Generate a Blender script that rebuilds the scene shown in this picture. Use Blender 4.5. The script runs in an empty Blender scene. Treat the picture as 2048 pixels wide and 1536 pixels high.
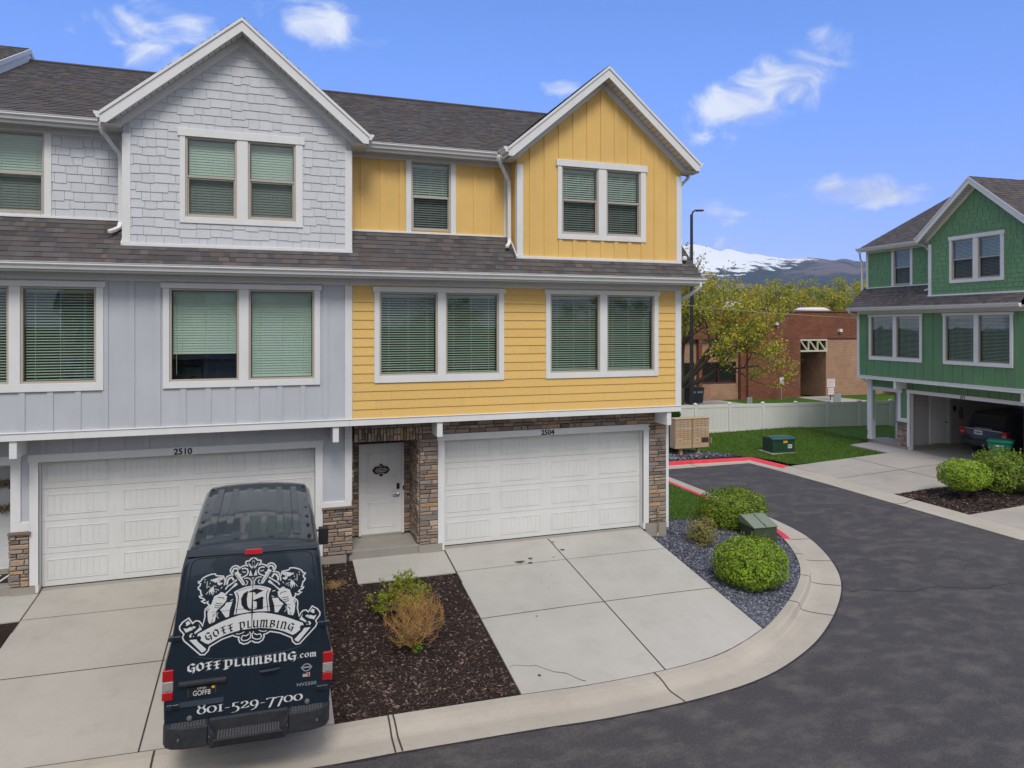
import bpy, bmesh, math, random
from mathutils import Vector, Matrix, noise
from mathutils.geometry import tessellate_polygon
R = math.radians
sc = bpy.context.scene
COL = sc.collection
rnd = random.Random(7)

# ---------------------------------------------------------------- mesh builder
class MB:
    def __init__(s):
        s.v = []; s.f = []; s.m = []; s.c = []
    def poly(s, pts, mi=0, col=None):
        n = len(s.v); s.v.extend([tuple(p) for p in pts])
        s.f.append(tuple(range(n, n + len(pts)))); s.m.append(mi); s.c.append(col)
    def box(s, x0, x1, y0, y1, z0, z1, mi=0, col=None):
        if x0 > x1: x0, x1 = x1, x0
        if y0 > y1: y0, y1 = y1, y0
        if z0 > z1: z0, z1 = z1, z0
        n = len(s.v)
        s.v.extend([(x0,y0,z0),(x1,y0,z0),(x1,y1,z0),(x0,y1,z0),(x0,y0,z1),(x1,y0,z1),(x1,y1,z1),(x0,y1,z1)])
        for q in ((0,3,2,1),(4,5,6,7),(0,1,5,4),(1,2,6,5),(2,3,7,6),(3,0,4,7)):
            s.f.append(tuple(n + i for i in q)); s.m.append(mi); s.c.append(col)
    def hexa(s, b, t, mi=0, col=None):
        """b, t: four bottom and four top points, counter-clockwise seen from the top"""
        n = len(s.v); s.v.extend([tuple(p) for p in list(b) + list(t)])
        for q in ((0,3,2,1),(4,5,6,7),(0,1,5,4),(1,2,6,5),(2,3,7,6),(3,0,4,7)):
            s.f.append(tuple(n + i for i in q)); s.m.append(mi); s.c.append(col)
    def prism(s, pts, axis, lo, hi, mi=0, col=None):
        """pts: 2-D polygon (ccw) in the two other axes; axis 'x' uses (y,z), 'y' uses (x,z), 'z' uses (x,y)"""
        def P(a, b, h):
            return {'x': (h, a, b), 'y': (a, h, b), 'z': (a, b, h)}[axis]
        n = len(s.v); k = len(pts)
        s.v.extend([P(a, b, lo) for a, b in pts] + [P(a, b, hi) for a, b in pts])
        flip = axis == 'y'
        def add(f):
            s.f.append(tuple(reversed(f)) if flip else tuple(f)); s.m.append(mi); s.c.append(col)
        add([n + i for i in reversed(range(k))]); add([n + k + i for i in range(k)])
        for i in range(k):
            j = (i + 1) % k
            add([n + i, n + j, n + k + j, n + k + i])
    def tube(s, path, r, seg=8, mi=0, col=None, caps=True):
        path = [Vector(p) for p in path]; rr = r if isinstance(r, (list, tuple)) else [r] * len(path)
        rings = []; prev = None
        for i, p in enumerate(path):
            d = (path[min(i + 1, len(path) - 1)] - path[max(i - 1, 0)])
            d = d.normalized() if d.length > 1e-9 else Vector((0, 0, 1))
            if prev is None:
                a = d.orthogonal().normalized()
            else:
                a = (prev - d * prev.dot(d))
                a = a.normalized() if a.length > 1e-6 else d.orthogonal().normalized()
            prev = a; b = d.cross(a)
            n = len(s.v)
            for k in range(seg):
                t = 2 * math.pi * k / seg
                s.v.append(tuple(p + (a * math.cos(t) + b * math.sin(t)) * rr[i]))
            rings.append(n)
        for i in range(len(rings) - 1):
            for k in range(seg):
                k2 = (k + 1) % seg
                s.f.append((rings[i] + k, rings[i] + k2, rings[i + 1] + k2, rings[i + 1] + k)); s.m.append(mi); s.c.append(col)
        if caps:
            s.f.append(tuple(rings[0] + k for k in reversed(range(seg)))); s.m.append(mi); s.c.append(col)
            s.f.append(tuple(rings[-1] + k for k in range(seg))); s.m.append(mi); s.c.append(col)
    def rect_tube(s, path, w, d, mi=0, side=(1, 0, 0)):
        """tube of rectangular section: w along 'side', d across"""
        path = [Vector(p) for p in path]; S = Vector(side); rings = []
        for i, p in enumerate(path):
            t = path[min(i + 1, len(path) - 1)] - path[max(i - 1, 0)]
            t.normalize()
            a = (S - t * S.dot(t))
            a = a.normalized() if a.length > 1e-3 else t.orthogonal().normalized()
            b = t.cross(a); n = len(s.v)
            for u, v in ((-1,-1),(1,-1),(1,1),(-1,1)):
                s.v.append(tuple(p + a * u * w / 2 + b * v * d / 2))
            rings.append(n)
        for i in range(len(rings) - 1):
            for k in range(4):
                k2 = (k + 1) % 4
                s.f.append((rings[i] + k, rings[i] + k2, rings[i+1] + k2, rings[i+1] + k)); s.m.append(mi); s.c.append(None)
        s.f.append(tuple(rings[0] + k for k in (3,2,1,0))); s.m.append(mi); s.c.append(None)
        s.f.append(tuple(rings[-1] + k for k in range(4))); s.m.append(mi); s.c.append(None)
    def lathe(s, prof, cx, cy, seg=16, mi=0, axis='z'):
        """prof: (radius, height) pairs"""
        rings = []
        for r, h in prof:
            n = len(s.v)
            for k in range(seg):
                t = 2 * math.pi * k / seg; a, b = cx + r * math.cos(t), cy + r * math.sin(t)
                s.v.append({'z': (a, b, h), 'y': (a, h, b), 'x': (h, a, b)}[axis])
            rings.append(n)
        for i in range(len(rings) - 1):
            for k in range(seg):
                k2 = (k + 1) % seg
                s.f.append((rings[i] + k, rings[i] + k2, rings[i+1] + k2, rings[i+1] + k)); s.m.append(mi); s.c.append(None)
        s.f.append(tuple(rings[0] + k for k in reversed(range(seg)))); s.m.append(mi); s.c.append(None)
        s.f.append(tuple(rings[-1] + k for k in range(seg))); s.m.append(mi); s.c.append(None)
    def loft(s, rings, mi=0, cap=True, closed=True):
        base = []
        for r in rings:
            base.append(len(s.v)); s.v.extend([tuple(p) for p in r])
        k = len(rings[0])
        for i in range(len(rings) - 1):
            for j in range(k if closed else k - 1):
                j2 = (j + 1) % k
                s.f.append((base[i] + j, base[i] + j2, base[i+1] + j2, base[i+1] + j)); s.m.append(mi); s.c.append(None)
        if cap:
            s.f.append(tuple(base[0] + j for j in reversed(range(k)))); s.m.append(mi); s.c.append(None)
            s.f.append(tuple(base[-1] + j for j in range(k))); s.m.append(mi); s.c.append(None)
    def flat(s, pts, y, mi=0, plane='xz', col=None):
        """concave 2-D polygon laid on a plane at depth y (triangulated)"""
        V = [Vector((a, b, 0)) for a, b in pts]
        for t in tessellate_polygon([V]):
            q = [V[i] for i in t]
            ar = (q[1].x - q[0].x) * (q[2].y - q[0].y) - (q[2].x - q[0].x) * (q[1].y - q[0].y)
            if abs(ar) < 1e-10: continue
            if ar < 0: q.reverse()
            s.poly([(p.x, y, p.y) if plane == 'xz' else (p.x, p.y, y) for p in q], mi, col)
    def build(s, name, mats, parent=None, smooth=False, bevel=0, recalc=False, clips=None, bsegs=1):
        me = bpy.data.meshes.new(name)
        me.from_pydata(s.v, [], s.f)
        mats = mats if isinstance(mats, (list, tuple)) else [mats]
        for m in mats: me.materials.append(m)
        me.polygons.foreach_set('material_index', s.m)
        if any(c is not None for c in s.c):
            at = me.color_attributes.new('tint', 'FLOAT_COLOR', 'CORNER')
            buf = []
            for f, c in zip(s.f, s.c):
                c = c or (1, 1, 1)
                buf.extend([c[0], c[1], c[2], 1.0] * len(f))
            at.data.foreach_set('color', buf)
        if recalc or clips:
            bm = bmesh.new(); bm.from_mesh(me)
            for co, no in (clips or []):
                bmesh.ops.bisect_plane(bm, geom=bm.verts[:] + bm.edges[:] + bm.faces[:], plane_co=co, plane_no=no, clear_outer=True)
            if recalc: bmesh.ops.recalc_face_normals(bm, faces=bm.faces)
            bm.to_mesh(me); bm.free()
        if smooth:
            me.polygons.foreach_set('use_smooth', [True] * len(me.polygons))
            try: me.set_sharp_from_angle(angle=R(38))
            except Exception: pass
        me.update()
        o = bpy.data.objects.new(name, me); COL.objects.link(o)
        if parent is not None: o.parent = parent
        if bevel:
            md = o.modifiers.new('edge', 'BEVEL'); md.width = bevel; md.segments = bsegs; md.limit_method = 'ANGLE'; md.angle_limit = R(40)
        return o

def tag(o, label=None, cat=None, group=None, kind=None):
    if label: o['label'] = label
    if cat: o['category'] = cat
    if group: o['group'] = group
    if kind: o['kind'] = kind
    return o
def thing(name, label, cat, loc=(0, 0, 0), rz=0, group=None):
    o = bpy.data.objects.new(name, None); COL.objects.link(o)
    o.empty_display_size = .3; o.location = loc; o.rotation_euler = (0, 0, rz)
    return tag(o, label, cat, group)
def struct(mb, name, mat, **k):
    return tag(mb.build(name, mat, **k), kind='structure')
def dup(o, parent=None):
    kids = list(o.children)
    c = o.copy(); COL.objects.link(c)
    if parent is not None: c.parent = parent
    for ch in kids: dup(ch, c)
    return c

def text_obj(body, size, name, mat, parent=None, loc=(0,0,0), rot=(R(90),0,0), ext=.002, align='CENTER', sx=1.0, bold=0.0, shear=0):
    cu = bpy.data.curves.new(name, 'FONT'); cu.body = body; cu.size = size; cu.extrude = ext
    cu.align_x = align; cu.align_y = 'BOTTOM_BASELINE'; cu.offset = bold; cu.shear = shear
    t = bpy.data.objects.new(name + '_src', cu); COL.objects.link(t)
    dg = bpy.context.evaluated_depsgraph_get()
    me = bpy.data.meshes.new_from_object(t.evaluated_get(dg)); me.name = name
    bpy.data.objects.remove(t); bpy.data.curves.remove(cu)
    me.materials.clear(); me.materials.append(mat)
    o = bpy.data.objects.new(name, me); COL.objects.link(o)
    o.location = loc; o.rotation_euler = rot; o.scale = (sx, 1, 1)
    if parent is not None: o.parent = parent
    return o

# ---------------------------------------------------------------- materials
def srgb(r, g, b):
    f = lambda c: (c / 12.92 if c <= .04045 else ((c + .055) / 1.055) ** 2.4)
    return tuple(f(c / 255) for c in (r, g, b))
class NT:
    def __init__(s, name):
        s.mat = bpy.data.materials.new(name); s.mat.use_nodes = True
        s.t = s.mat.node_tree; s.n = s.t.nodes
        s.b = s.n['Principled BSDF']; s.out = s.n['Material Output']
    def add(s, typ, **k):
        nd = s.n.new(typ)
        for a, v in k.items():
            if a in nd.inputs.keys(): nd.inputs[a].default_value = v
            else: setattr(nd, a, v)
        return nd
    def ln(s, a, b): s.t.links.new(a, b)
    def obj(s):
        return s.add('ShaderNodeTexCoord').outputs['Object']
    def noise(s, scale, detail=3, rough=.55, vec=None, dist=0):
        n = s.add('ShaderNodeTexNoise'); n.inputs['Scale'].default_value = scale; n.inputs['Detail'].default_value = detail
        n.inputs['Roughness'].default_value = rough; n.inputs['Distortion'].default_value = dist
        s.ln(vec or s.obj(), n.inputs['Vector']); return n.outputs['Fac']
    def mapping(s, scale=(1,1,1), rot=(0,0,0), loc=(0,0,0), vec=None):
        m = s.add('ShaderNodeMapping'); m.inputs['Scale'].default_value = scale; m.inputs['Rotation'].default_value = rot; m.inputs['Location'].default_value = loc
        s.ln(vec or s.obj(), m.inputs['Vector']); return m.outputs['Vector']
    def ramp(s, fac, stops, interp='LINEAR'):
        r = s.add('ShaderNodeValToRGB'); cr = r.color_ramp; cr.interpolation = interp
        while len(cr.elements) < len(stops): cr.elements.new(.5)
        for e, (p, c) in zip(cr.elements, stops):
            e.position = p; e.color = (c, c, c, 1) if isinstance(c, (int, float)) else (*c, 1)
        s.ln(fac, r.inputs['Fac']); return r.outputs['Color']
    def mix(s, fac, a, b, mode='MIX'):
        m = s.add('ShaderNodeMix', data_type='RGBA', blend_type=mode)
        for i, val in ((0, fac), (6, a), (7, b)):
            sock = m.inputs[i]
            if hasattr(val, 'links'): s.ln(val, sock)
            elif isinstance(val, (int, float)): sock.default_value = float(val) if i == 0 else (val, val, val, 1)
            else: sock.default_value = (*val, 1)
        return m.outputs[2]
    def math(s, op, a, b=0.0):
        m = s.add('ShaderNodeMath', operation=op)
        for sock, val in ((m.inputs[0], a), (m.inputs[1], b)):
            if hasattr(val, 'links'): s.ln(val, sock)
            else: sock.default_value = val
        return m.outputs[0]
    def tint(s):
        a = s.add('ShaderNodeAttribute', attribute_name='tint'); return a.outputs['Color']
    def base(s, c):
        if hasattr(c, 'links'): s.ln(c, s.b.inputs['Base Color'])
        else: s.b.inputs['Base Color'].default_value = (*c, 1)
    def rough(s, c):
        if hasattr(c, 'links'): s.ln(c, s.b.inputs['Roughness'])
        else: s.b.inputs['Roughness'].default_value = c
    def bump(s, h, strength=.3, dist=.01):
        b = s.add('ShaderNodeBump'); b.inputs['Strength'].default_value = strength; b.inputs['Distance'].default_value = dist
        s.ln(h, b.inputs['Height']); s.ln(b.outputs['Normal'], s.b.inputs['Normal'])
    def spec(s, v): s.b.inputs['Specular IOR Level'].default_value = v

def painted(name, c, rough=.55, var=.06, scale=1.2, bump=.12, grain=(1, 1, 1), grime=0.0):
    m = NT(name); v = m.mapping(grain)
    n = m.noise(scale, 4); n2 = m.noise(60, 3, vec=v)
    d = tuple(x * (1 - var) for x in c); l = tuple(min(1, x * (1 + var)) for x in c)
    col = m.ramp(n, [(.3, d), (.7, l)])
    if grime:
        g = m.noise(2.6, 5, .7, vec=m.mapping((2.2, 2.2, .5)))
        col = m.mix(m.ramp(g, [(.5, 0.0), (.8, grime)]), col, tuple(x * .62 for x in c))
    m.base(col); m.rough(rough); m.spec(.35)
    if bump: m.bump(n2, bump, .004)
    return m.mat
def plain(name, c, rough=.5, metal=0.0, coat=0.0, spec=.5):
    m = NT(name); m.base(c); m.rough(rough); m.b.inputs['Metallic'].default_value = metal
    m.b.inputs['Coat Weight'].default_value = coat; m.b.inputs['Coat Roughness'].default_value = .04; m.spec(spec)
    return m.mat
def tinted(name, c, rough=.7, n_amt=.18, nscale=45, bump=.25, bdist=.004, spec=.3, detail=4):
    """colour of a part whose single pieces (stones, shingles, chips, leaves) each carry their own shade"""
    m = NT(name); n = m.noise(nscale, detail)
    col = m.mix(1.0, m.tint(), c, 'MULTIPLY')
    col = m.mix(1.0, col, m.ramp(n, [(.25, 1 - n_amt), (.75, 1 + n_amt)]), 'MULTIPLY')
    m.base(col); m.rough(rough); m.spec(spec)
    if bump: m.bump(n, bump, bdist)
    return m.mat

M = {}
M['white'] = painted('white_trim_paint', (.76, .76, .755), .5, .03, 1.5, .08, grime=.22)
M['white_metal'] = painted('white_gutter_enamel', (.77, .77, .765), .35, .03, 2.0, .0, grime=.25)
M['soffit'] = painted('vented_soffit_paint', (.66, .65, .62), .6, .04, 2, .0)
M['yellow'] = painted('yellow_siding_paint', (.78, .505, .165), .62, .05, 1.1, .25, (1, 1, 6), grime=.16)
M['grey'] = painted('grey_siding_paint', (.515, .53, .575), .62, .05, 1.1, .25, (6, 1, 1), grime=.12)
M['green'] = painted('green_siding_paint', (.130, .262, .128), .62, .08, 1.1, .25, (6, 1, 1), grime=.18)
M['grey_shake'] = tinted('grey_shake_paint', (.60, .61, .64), .62, .06, 30, .25, .003)
M['green_shake'] = tinted('green_shake_paint', (.155, .30, .150), .62, .08, 30, .25, .003)
M['yellow_lap'] = tinted('yellow_lap_paint', (.78, .505, .165), .62, .06, 24, .2, .003)
M['door'] = painted('garage_door_enamel', (.70, .70, .68), .45, .04, .8, .05, grime=.25)
M['vinyl'] = painted('almond_vinyl', (.47, .41, .345), .5, .04, 2, .0)
M['dark'] = plain('dark_interior', (.035, .035, .034), .9)
M['roof'] = tinted('asphalt_shingle', (.100, .093, .094), .9, .35, 160, .5, .003, .15, 6)
M['stone'] = tinted('ledge_stone', (.31, .262, .222), .8, .26, 38, .7, .012, .25, 6)
M['mortar'] = painted('stone_mortar', (.085, .072, .062), .9, .2, 20, .3)
M['black'] = plain('black_plastic', (.02, .02, .021), .45)
M['number'] = plain('black_number', (.016, .015, .015), .5)
M['brass'] = plain('aged_brass', (.45, .33, .14), .4, .8)
M['chrome'] = plain('satin_nickel', (.62, .61, .58), .28, 1.0)
M['bronze'] = plain('dark_bronze', (.05, .035, .025), .4, .6)

def glass_mat(name, tint=(.78, .86, .83), refl=.1, rough=.0):
    m = NT(name); m.n.remove(m.b)
    t = m.add('ShaderNodeBsdfTransparent'); t.inputs['Color'].default_value = (*tint, 1)
    g = m.add('ShaderNodeBsdfGlossy'); g.inputs['Roughness'].default_value = rough; g.inputs['Color'].default_value = (.95, 1, .99, 1)
    f = m.add('ShaderNodeLayerWeight'); f.inputs['Blend'].default_value = .5
    fac = m.math('ADD', m.math('MULTIPLY', m.math('POWER', f.outputs['Facing'], 5.0), .9 - refl), refl)
    x = m.add('ShaderNodeMixShader'); m.ln(fac, x.inputs['Fac']); m.ln(t.outputs[0], x.inputs[1]); m.ln(g.outputs[0], x.inputs[2])
    # slight waviness so that reflections break up like real panes
    b = m.add('ShaderNodeBump'); b.inputs['Strength'].default_value = .05; b.inputs['Distance'].default_value = .03
    m.ln(m.noise(1.7, 2), b.inputs['Height']); m.ln(b.outputs['Normal'], g.inputs['Normal'])
    m.ln(x.outputs[0], m.out.inputs['Surface'])
    return m.mat
M['glass'] = glass_mat('window_glass', (.66, .755, .71), .085)
M['screen'] = glass_mat('insect_screen_glass', (.42, .46, .45), .025, .3)
M['blind'] = painted('blind_slat', (.78, .82, .74), .6, .04, 2, 0)
M['blind_white'] = painted('white_blind_slat', (.84, .86, .79), .6, .03, 2, 0)

def concrete(name, c, joint=False, warm=0.0):
    m = NT(name)
    big = m.noise(.55, 5, .6); mid = m.noise(3.1, 5, .65, dist=.4); fine = m.noise(85, 4, .6)
    col = m.ramp(big, [(.28, tuple(x * .86 for x in c)), (.5, c), (.74, tuple(x * 1.10 for x in c))])
    col = m.mix(m.ramp(mid, [(.52, 0.0), (.78, .42)]), col, tuple(x * y for x, y in zip(c, (.80, .77, .73))))
    # broom marks and faint tyre scuffs drawn out along the drive
    broom = m.noise(9, 3, .6, vec=m.mapping((9, .5, 1)))
    col = m.mix(m.ramp(broom, [(.55, 0.0), (.8, .16)]), col, tuple(x * .7 for x in c))
    col = m.mix(1.0, col, m.ramp(fine, [(.2, .86), (.8, 1.12)]), 'MULTIPLY')
    m.base(col); m.rough(.85); m.spec(.25); m.bump(fine, .25, .004)
    return m.mat
M['concrete'] = concrete('broomed_concrete', (.44, .42, .385))
M['kerb'] = concrete('kerb_concrete', (.44, .395, .335))
M['concrete_warm'] = concrete('aged_drive_concrete', (.425, .392, .35))
M['step'] = concrete('porch_concrete', (.31, .29, .255))
M['slab'] = concrete('tan_concrete', (.40, .365, .325))
M['joint'] = painted('joint_dirt', (.055, .047, .04), .95, .3, 12, 0)
M['red'] = painted('red_kerb_paint', (.72, .05, .075), .6, .14, 5, .2, grime=.3)
def asphalt():
    m = NT('road_asphalt')
    big = m.noise(.22, 5, .6, dist=.5); mid = m.noise(1.5, 6, .68, vec=m.mapping((1, 1.6, 1), (0, 0, .5))); fine = m.noise(190, 3, .7); ag = m.noise(75, 2, .5)
    c = (.070, .066, .068)
    col = m.ramp(big, [(.3, (.050, .0455, .049)), (.55, (.060, .055, .058)), (.75, (.073, .067, .068))])
    col = m.mix(m.ramp(mid, [(.46, 0.0), (.70, .7)]), col, (.128, .119, .112))
    col = m.mix(m.ramp(ag, [(.60, 0.0), (.72, .6)]), col, (.23, .205, .18))
    grit = m.noise(38, 3, .7); col = m.mix(1.0, col, m.ramp(grit, [(.3, .72), (.7, 1.30)]), 'MULTIPLY')
    col = m.mix(1.0, col, m.ramp(fine, [(.2, .62), (.8, 1.38)]), 'MULTIPLY')
    m.base(col); m.rough(m.ramp(mid, [(.3, .78), (.7, .92)])); m.spec(.3); m.bump(ag, .55, .006)
    return m.mat
M['asphalt'] = asphalt()
M['sealer'] = painted('crack_sealer', (.028, .026, .027), .6, .2, 8, .1)
def soil(name, a, b, scale=30):
    m = NT(name); n = m.noise(scale, 6, .7); n2 = m.noise(2.2, 4)
    col = m.ramp(n, [(.3, a), (.72, b)]); col = m.mix(1.0, col, m.ramp(n2, [(.3, .75), (.7, 1.2)]), 'MULTIPLY')
    m.base(col); m.rough(.95); m.spec(.15); m.bump(n, .8, .03); return m.mat
M['mulch'] = soil('mulch_soil', (.014, .010, .009), (.050, .034, .029))
M['chip'] = tinted('mulch_chip', (.070, .052, .046), .9, .3, 30, .3)
M['gravel'] = soil('gravel_bed', (.055, .057, .068), (.13, .134, .158), 45)
M['pebble'] = tinted('blue_grey_pebble', (.150, .156, .185), .75, .2, 60, .3)
M['lawn'] = soil('lawn_turf', (.028, .066, .009), (.082, .155, .018), 14)
M['grass'] = tinted('grass_blade', (.075, .150, .018), .7, .15, 3, 0)
M['ground'] = soil('open_ground', (.05, .06, .02), (.10, .10, .04), .05)
M['foundation'] = concrete('foundation_concrete', (.34, .31, .265))
# ---------------------------------------------------------------- camera, sun, sky
YAW = R(18.713)
cam_d = bpy.data.cameras.new('camera'); cam = bpy.data.objects.new('camera', cam_d); COL.objects.link(cam)
cam.location = (-3.528, -15.064, 4.883); cam.rotation_euler = (R(90), 0, -YAW)
cam_d.sensor_width = 36; cam_d.lens = 1400 / 2048 * 36; cam_d.shift_y = -116 / 2048
cam_d.clip_start = .1; cam_d.clip_end = 40000
sc.camera = cam
SUN_EL, SUN_AZ = R(52), R(188)          # azimuth clockwise from +Y: the sun stands behind the camera, veiled
sd = Vector((math.sin(SUN_AZ) * math.cos(SUN_EL), math.cos(SUN_AZ) * math.cos(SUN_EL), math.sin(SUN_EL)))
sl = bpy.data.lights.new('sun', 'SUN'); sl.energy = 2.0; sl.angle = R(20); sl.color = (1, .955, .90)
so = bpy.data.objects.new('sun', sl); COL.objects.link(so); so.rotation_euler = sd.to_track_quat('Z', 'Y').to_euler()

w = bpy.data.worlds.new('World'); sc.world = w; w.use_nodes = True
nt = w.node_tree; bg = nt.nodes['Background']
def N(t, **k):
    n = nt.nodes.new(t)
    for a, v in k.items(): setattr(n, a, v)
    return n
def L(a, b): nt.links.new(a, b)
def MA(op, a, b=0.0, clamp=False):
    m = N('ShaderNodeMath', operation=op, use_clamp=clamp)
    for s_, v in ((m.inputs[0], a), (m.inputs[1], b)):
        if hasattr(v, 'links'): L(v, s_)
        else: s_.default_value = v
    return m.outputs[0]
def MX(f, a, b, mode='MIX'):
    m = N('ShaderNodeMix', data_type='RGBA', blend_type=mode)
    for s_, v in ((m.inputs[0], f), (m.inputs[6], a), (m.inputs[7], b)):
        if hasattr(v, 'links'): L(v, s_)
        elif isinstance(v, (int, float)): s_.default_value = v
        else: s_.default_value = (*v, 1)
    return m.outputs[2]
def RP(f, lo, hi, a=0.0, b=1.0):
    m = N('ShaderNodeMapRange', interpolation_type='SMOOTHSTEP'); L(f, m.inputs[0])
    m.inputs[1].default_value = lo; m.inputs[2].default_value = hi; m.inputs[3].default_value = a; m.inputs[4].default_value = b
    return m.outputs[0]
sky = N('ShaderNodeTexSky', sky_type='NISHITA'); sky.sun_disc = False
sky.sun_elevation = SUN_EL; sky.sun_rotation = SUN_AZ; sky.air_density = 1.0; sky.dust_density = .6; sky.ozone_density = 2.0
sky.altitude = 1400
tc = N('ShaderNodeTexCoord'); sp = N('ShaderNodeSeparateXYZ'); L(tc.outputs['Generated'], sp.inputs[0])
az = MA('SUBTRACT', MA('ARCTAN2', sp.outputs[0], sp.outputs[1]), 18.713 * math.pi / 180)   # 0 along the street view
el = MA('ARCSINE', sp.outputs[2])
cloud_noise = N('ShaderNodeTexNoise'); cloud_noise.inputs['Scale'].default_value = 13; cloud_noise.inputs['Detail'].default_value = 8; cloud_noise.inputs['Roughness'].default_value = .58; cloud_noise.inputs['Distortion'].default_value = .9
mp = N('ShaderNodeMapping'); mp.inputs['Scale'].default_value = (1, 1, 1.7); L(tc.outputs['Generated'], mp.inputs[0]); L(mp.outputs[0], cloud_noise.inputs['Vector'])
nz = cloud_noise.outputs['Fac']
warp = N('ShaderNodeTexNoise'); warp.inputs['Scale'].default_value = 16; warp.inputs['Detail'].default_value = 5; L(tc.outputs['Generated'], warp.inputs['Vector']); wsp = N('ShaderNodeSeparateColor'); L(warp.outputs['Color'], wsp.inputs[0])
az_ = MA('ADD', az, MA('MULTIPLY', MA('SUBTRACT', wsp.outputs[0], .5), .13)); el_ = MA('ADD', el, MA('MULTIPLY', MA('SUBTRACT', wsp.outputs[1], .5), .06))
# (azimuth, elevation, half width, half height, density) of the cumulus banks over the roofs, in radians
BANKS = [(.385,.322,.085,.046,1.0),(.315,.288,.09,.045,.9),(-.275,.395,.062,.036,.95),(-.225,.372,.04,.02,.6),(-.50,.345,.075,.03,.75),(-.44,.375,.05,.03,.7),
         (.462,.168,.075,.022,1.0),(.318,.112,.040,.014,.95),(.27,.158,.05,.022,.8),(.38,.175,.05,.012,.55),(.08,.33,.03,.02,.6),(.27,.245,.05,.05,.5),(.20,.46,.03,.02,.4),
         (.9,.3,.2,.07,.9),(1.3,.2,.25,.06,.9),(-1.0,.35,.22,.08,.9),(-1.4,.2,.3,.06,.9),(.56,.21,.06,.015,.45)]
tot = None
for a0, e0, wa, we, dn in BANKS:
    x = MA('DIVIDE', MA('SUBTRACT', az_, a0), wa * 1.25); y = MA('DIVIDE', MA('SUBTRACT', el_, e0), we * 1.25)
    q = MA('MULTIPLY', MA('MAXIMUM', MA('SUBTRACT', 1.0, MA('ADD', MA('MULTIPLY', x, x), MA('MULTIPLY', y, y))), 0.0), dn)
    tot = q if tot is None else MA('MAXIMUM', tot, q)
dens = RP(MA('ADD', MA('MULTIPLY', tot, .58), MA('MULTIPLY', nz, 1.2)), .78, 1.28)
dens = MA('MULTIPLY', dens, RP(tot, .0, .35))
# the veil of cloud that covers the sky overhead and behind the viewer
behind = MA('ADD', MA('MULTIPLY', MA('COSINE', az), -1.0), 0.0)
veil = MA('MAXIMUM', RP(behind, -.35, .45), RP(el, .62, 1.15))
veil = MA('MULTIPLY', veil, RP(nz, .22, .52, .72, 1.0))
tint_el = MX(RP(el, .02, .46), (1.02, 1.0, 1.80), (1.35, 1.72, 2.5))
tintc = MX(1.0, sky.outputs[0], tint_el, 'MULTIPLY')
whitec = RP(el, -.05, 1.2, 6.4, 9.0)
cl = N('ShaderNodeCombineColor'); L(MA('MULTIPLY', whitec, .96), cl.inputs[0]); L(MA('MULTIPLY', whitec, .98), cl.inputs[1]); L(MA('MULTIPLY', whitec, 1.0), cl.inputs[2])
cu = MX(RP(MA('ADD', nz, MA('MULTIPLY', el, .6)), .42, .92), (4.6, 5.5, 7.8), (8.6, 9.0, 9.8))
col = MX(veil, tintc, cl.outputs[0])
col = MX(MA('MULTIPLY', dens, .86), col, cu)
L(col, bg.inputs['Color']); bg.inputs['Strength'].default_value = .1
sc.view_settings.view_transform = 'Standard'; sc.view_settings.look = 'None'; sc.view_settings.gamma = 1; sc.view_settings.exposure = 0.12
sc.cycles.max_bounces = 8; sc.cycles.diffuse_bounces = 3; sc.cycles.glossy_bounces = 3; sc.cycles.transparent_max_bounces = 14; sc.cycles.transmission_bounces = 4
sc.cycles.use_denoising = True
sc.cycles.caustics_reflective = False; sc.cycles.caustics_refractive = False
# ---------------------------------------------------------------- terrain, road, kerbs, drives, beds
def zleft(x): return .035 * max(0.0, min(-2.8 - x, 25.0))
g = MB(); g.poly([(-5200,-5200,-1.0),(5200,-5200,-1.0),(5200,5200,-1.0),(-5200,5200,-1.0)])
struct(g, 'ground', M['ground'])

def catmull(P, n=6):
    out = []
    for i in range(len(P) - 1):
        p0, p1, p2, p3 = P[max(i-1,0)], P[i], P[i+1], P[min(i+2,len(P)-1)]
        for k in range(n):
            t = k / n
            out.append(tuple(.5 * ((2*p1[j]) + (-p0[j]+p2[j])*t + (2*p0[j]-5*p1[j]+4*p2[j]-p3[j])*t*t + (-p0[j]+3*p1[j]-3*p2[j]+p3[j])*t**3) for j in range(2)))
    out.append(P[-1]); return out
front = [(-2.0,-5.03),(0.0,-5.12),(1.1,-5.19),(2.5,-5.15),(3.7,-4.95),(4.85,-4.47),(5.81,-3.87),(6.81,-3.08),(7.61,-2.3),(8.24,-1.45),(8.82,-.4),(9.2,.6),(9.38,1.8),(9.48,3.5),(9.52,5.2)]
curve = catmull(front, 5)
BACK = [(-40,-5.0),(-14,-5.0),(-7.7,-5.01),(-2.8,-5.02)] + curve + [(9.54,7.0),(9.55,9.75),(12.5,9.77),(15.62,9.8),(15.8,7.7),(15.87,5.0),(15.85,2.0),(15.83,-2.0),(15.83,-12.0),(15.83,-40.0)]
def offset_path(P, d):
    """points of path P moved by d to the right of travel (mitred)"""
    out = []
    for i, p in enumerate(P):
        a = Vector(P[i]) - Vector(P[i-1]) if i else Vector(P[1]) - Vector(P[0])
        b = Vector(P[i+1]) - Vector(P[i]) if i < len(P) - 1 else a
        a.normalize(); b.normalize()
        na, nb = Vector((a.y, -a.x)), Vector((b.y, -b.x))
        m = (na + nb); m = m.normalized() if m.length > 1e-6 else na
        out.append(tuple(Vector(p) + m * (d / max(.35, m.dot(na)))))
    return out
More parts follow.
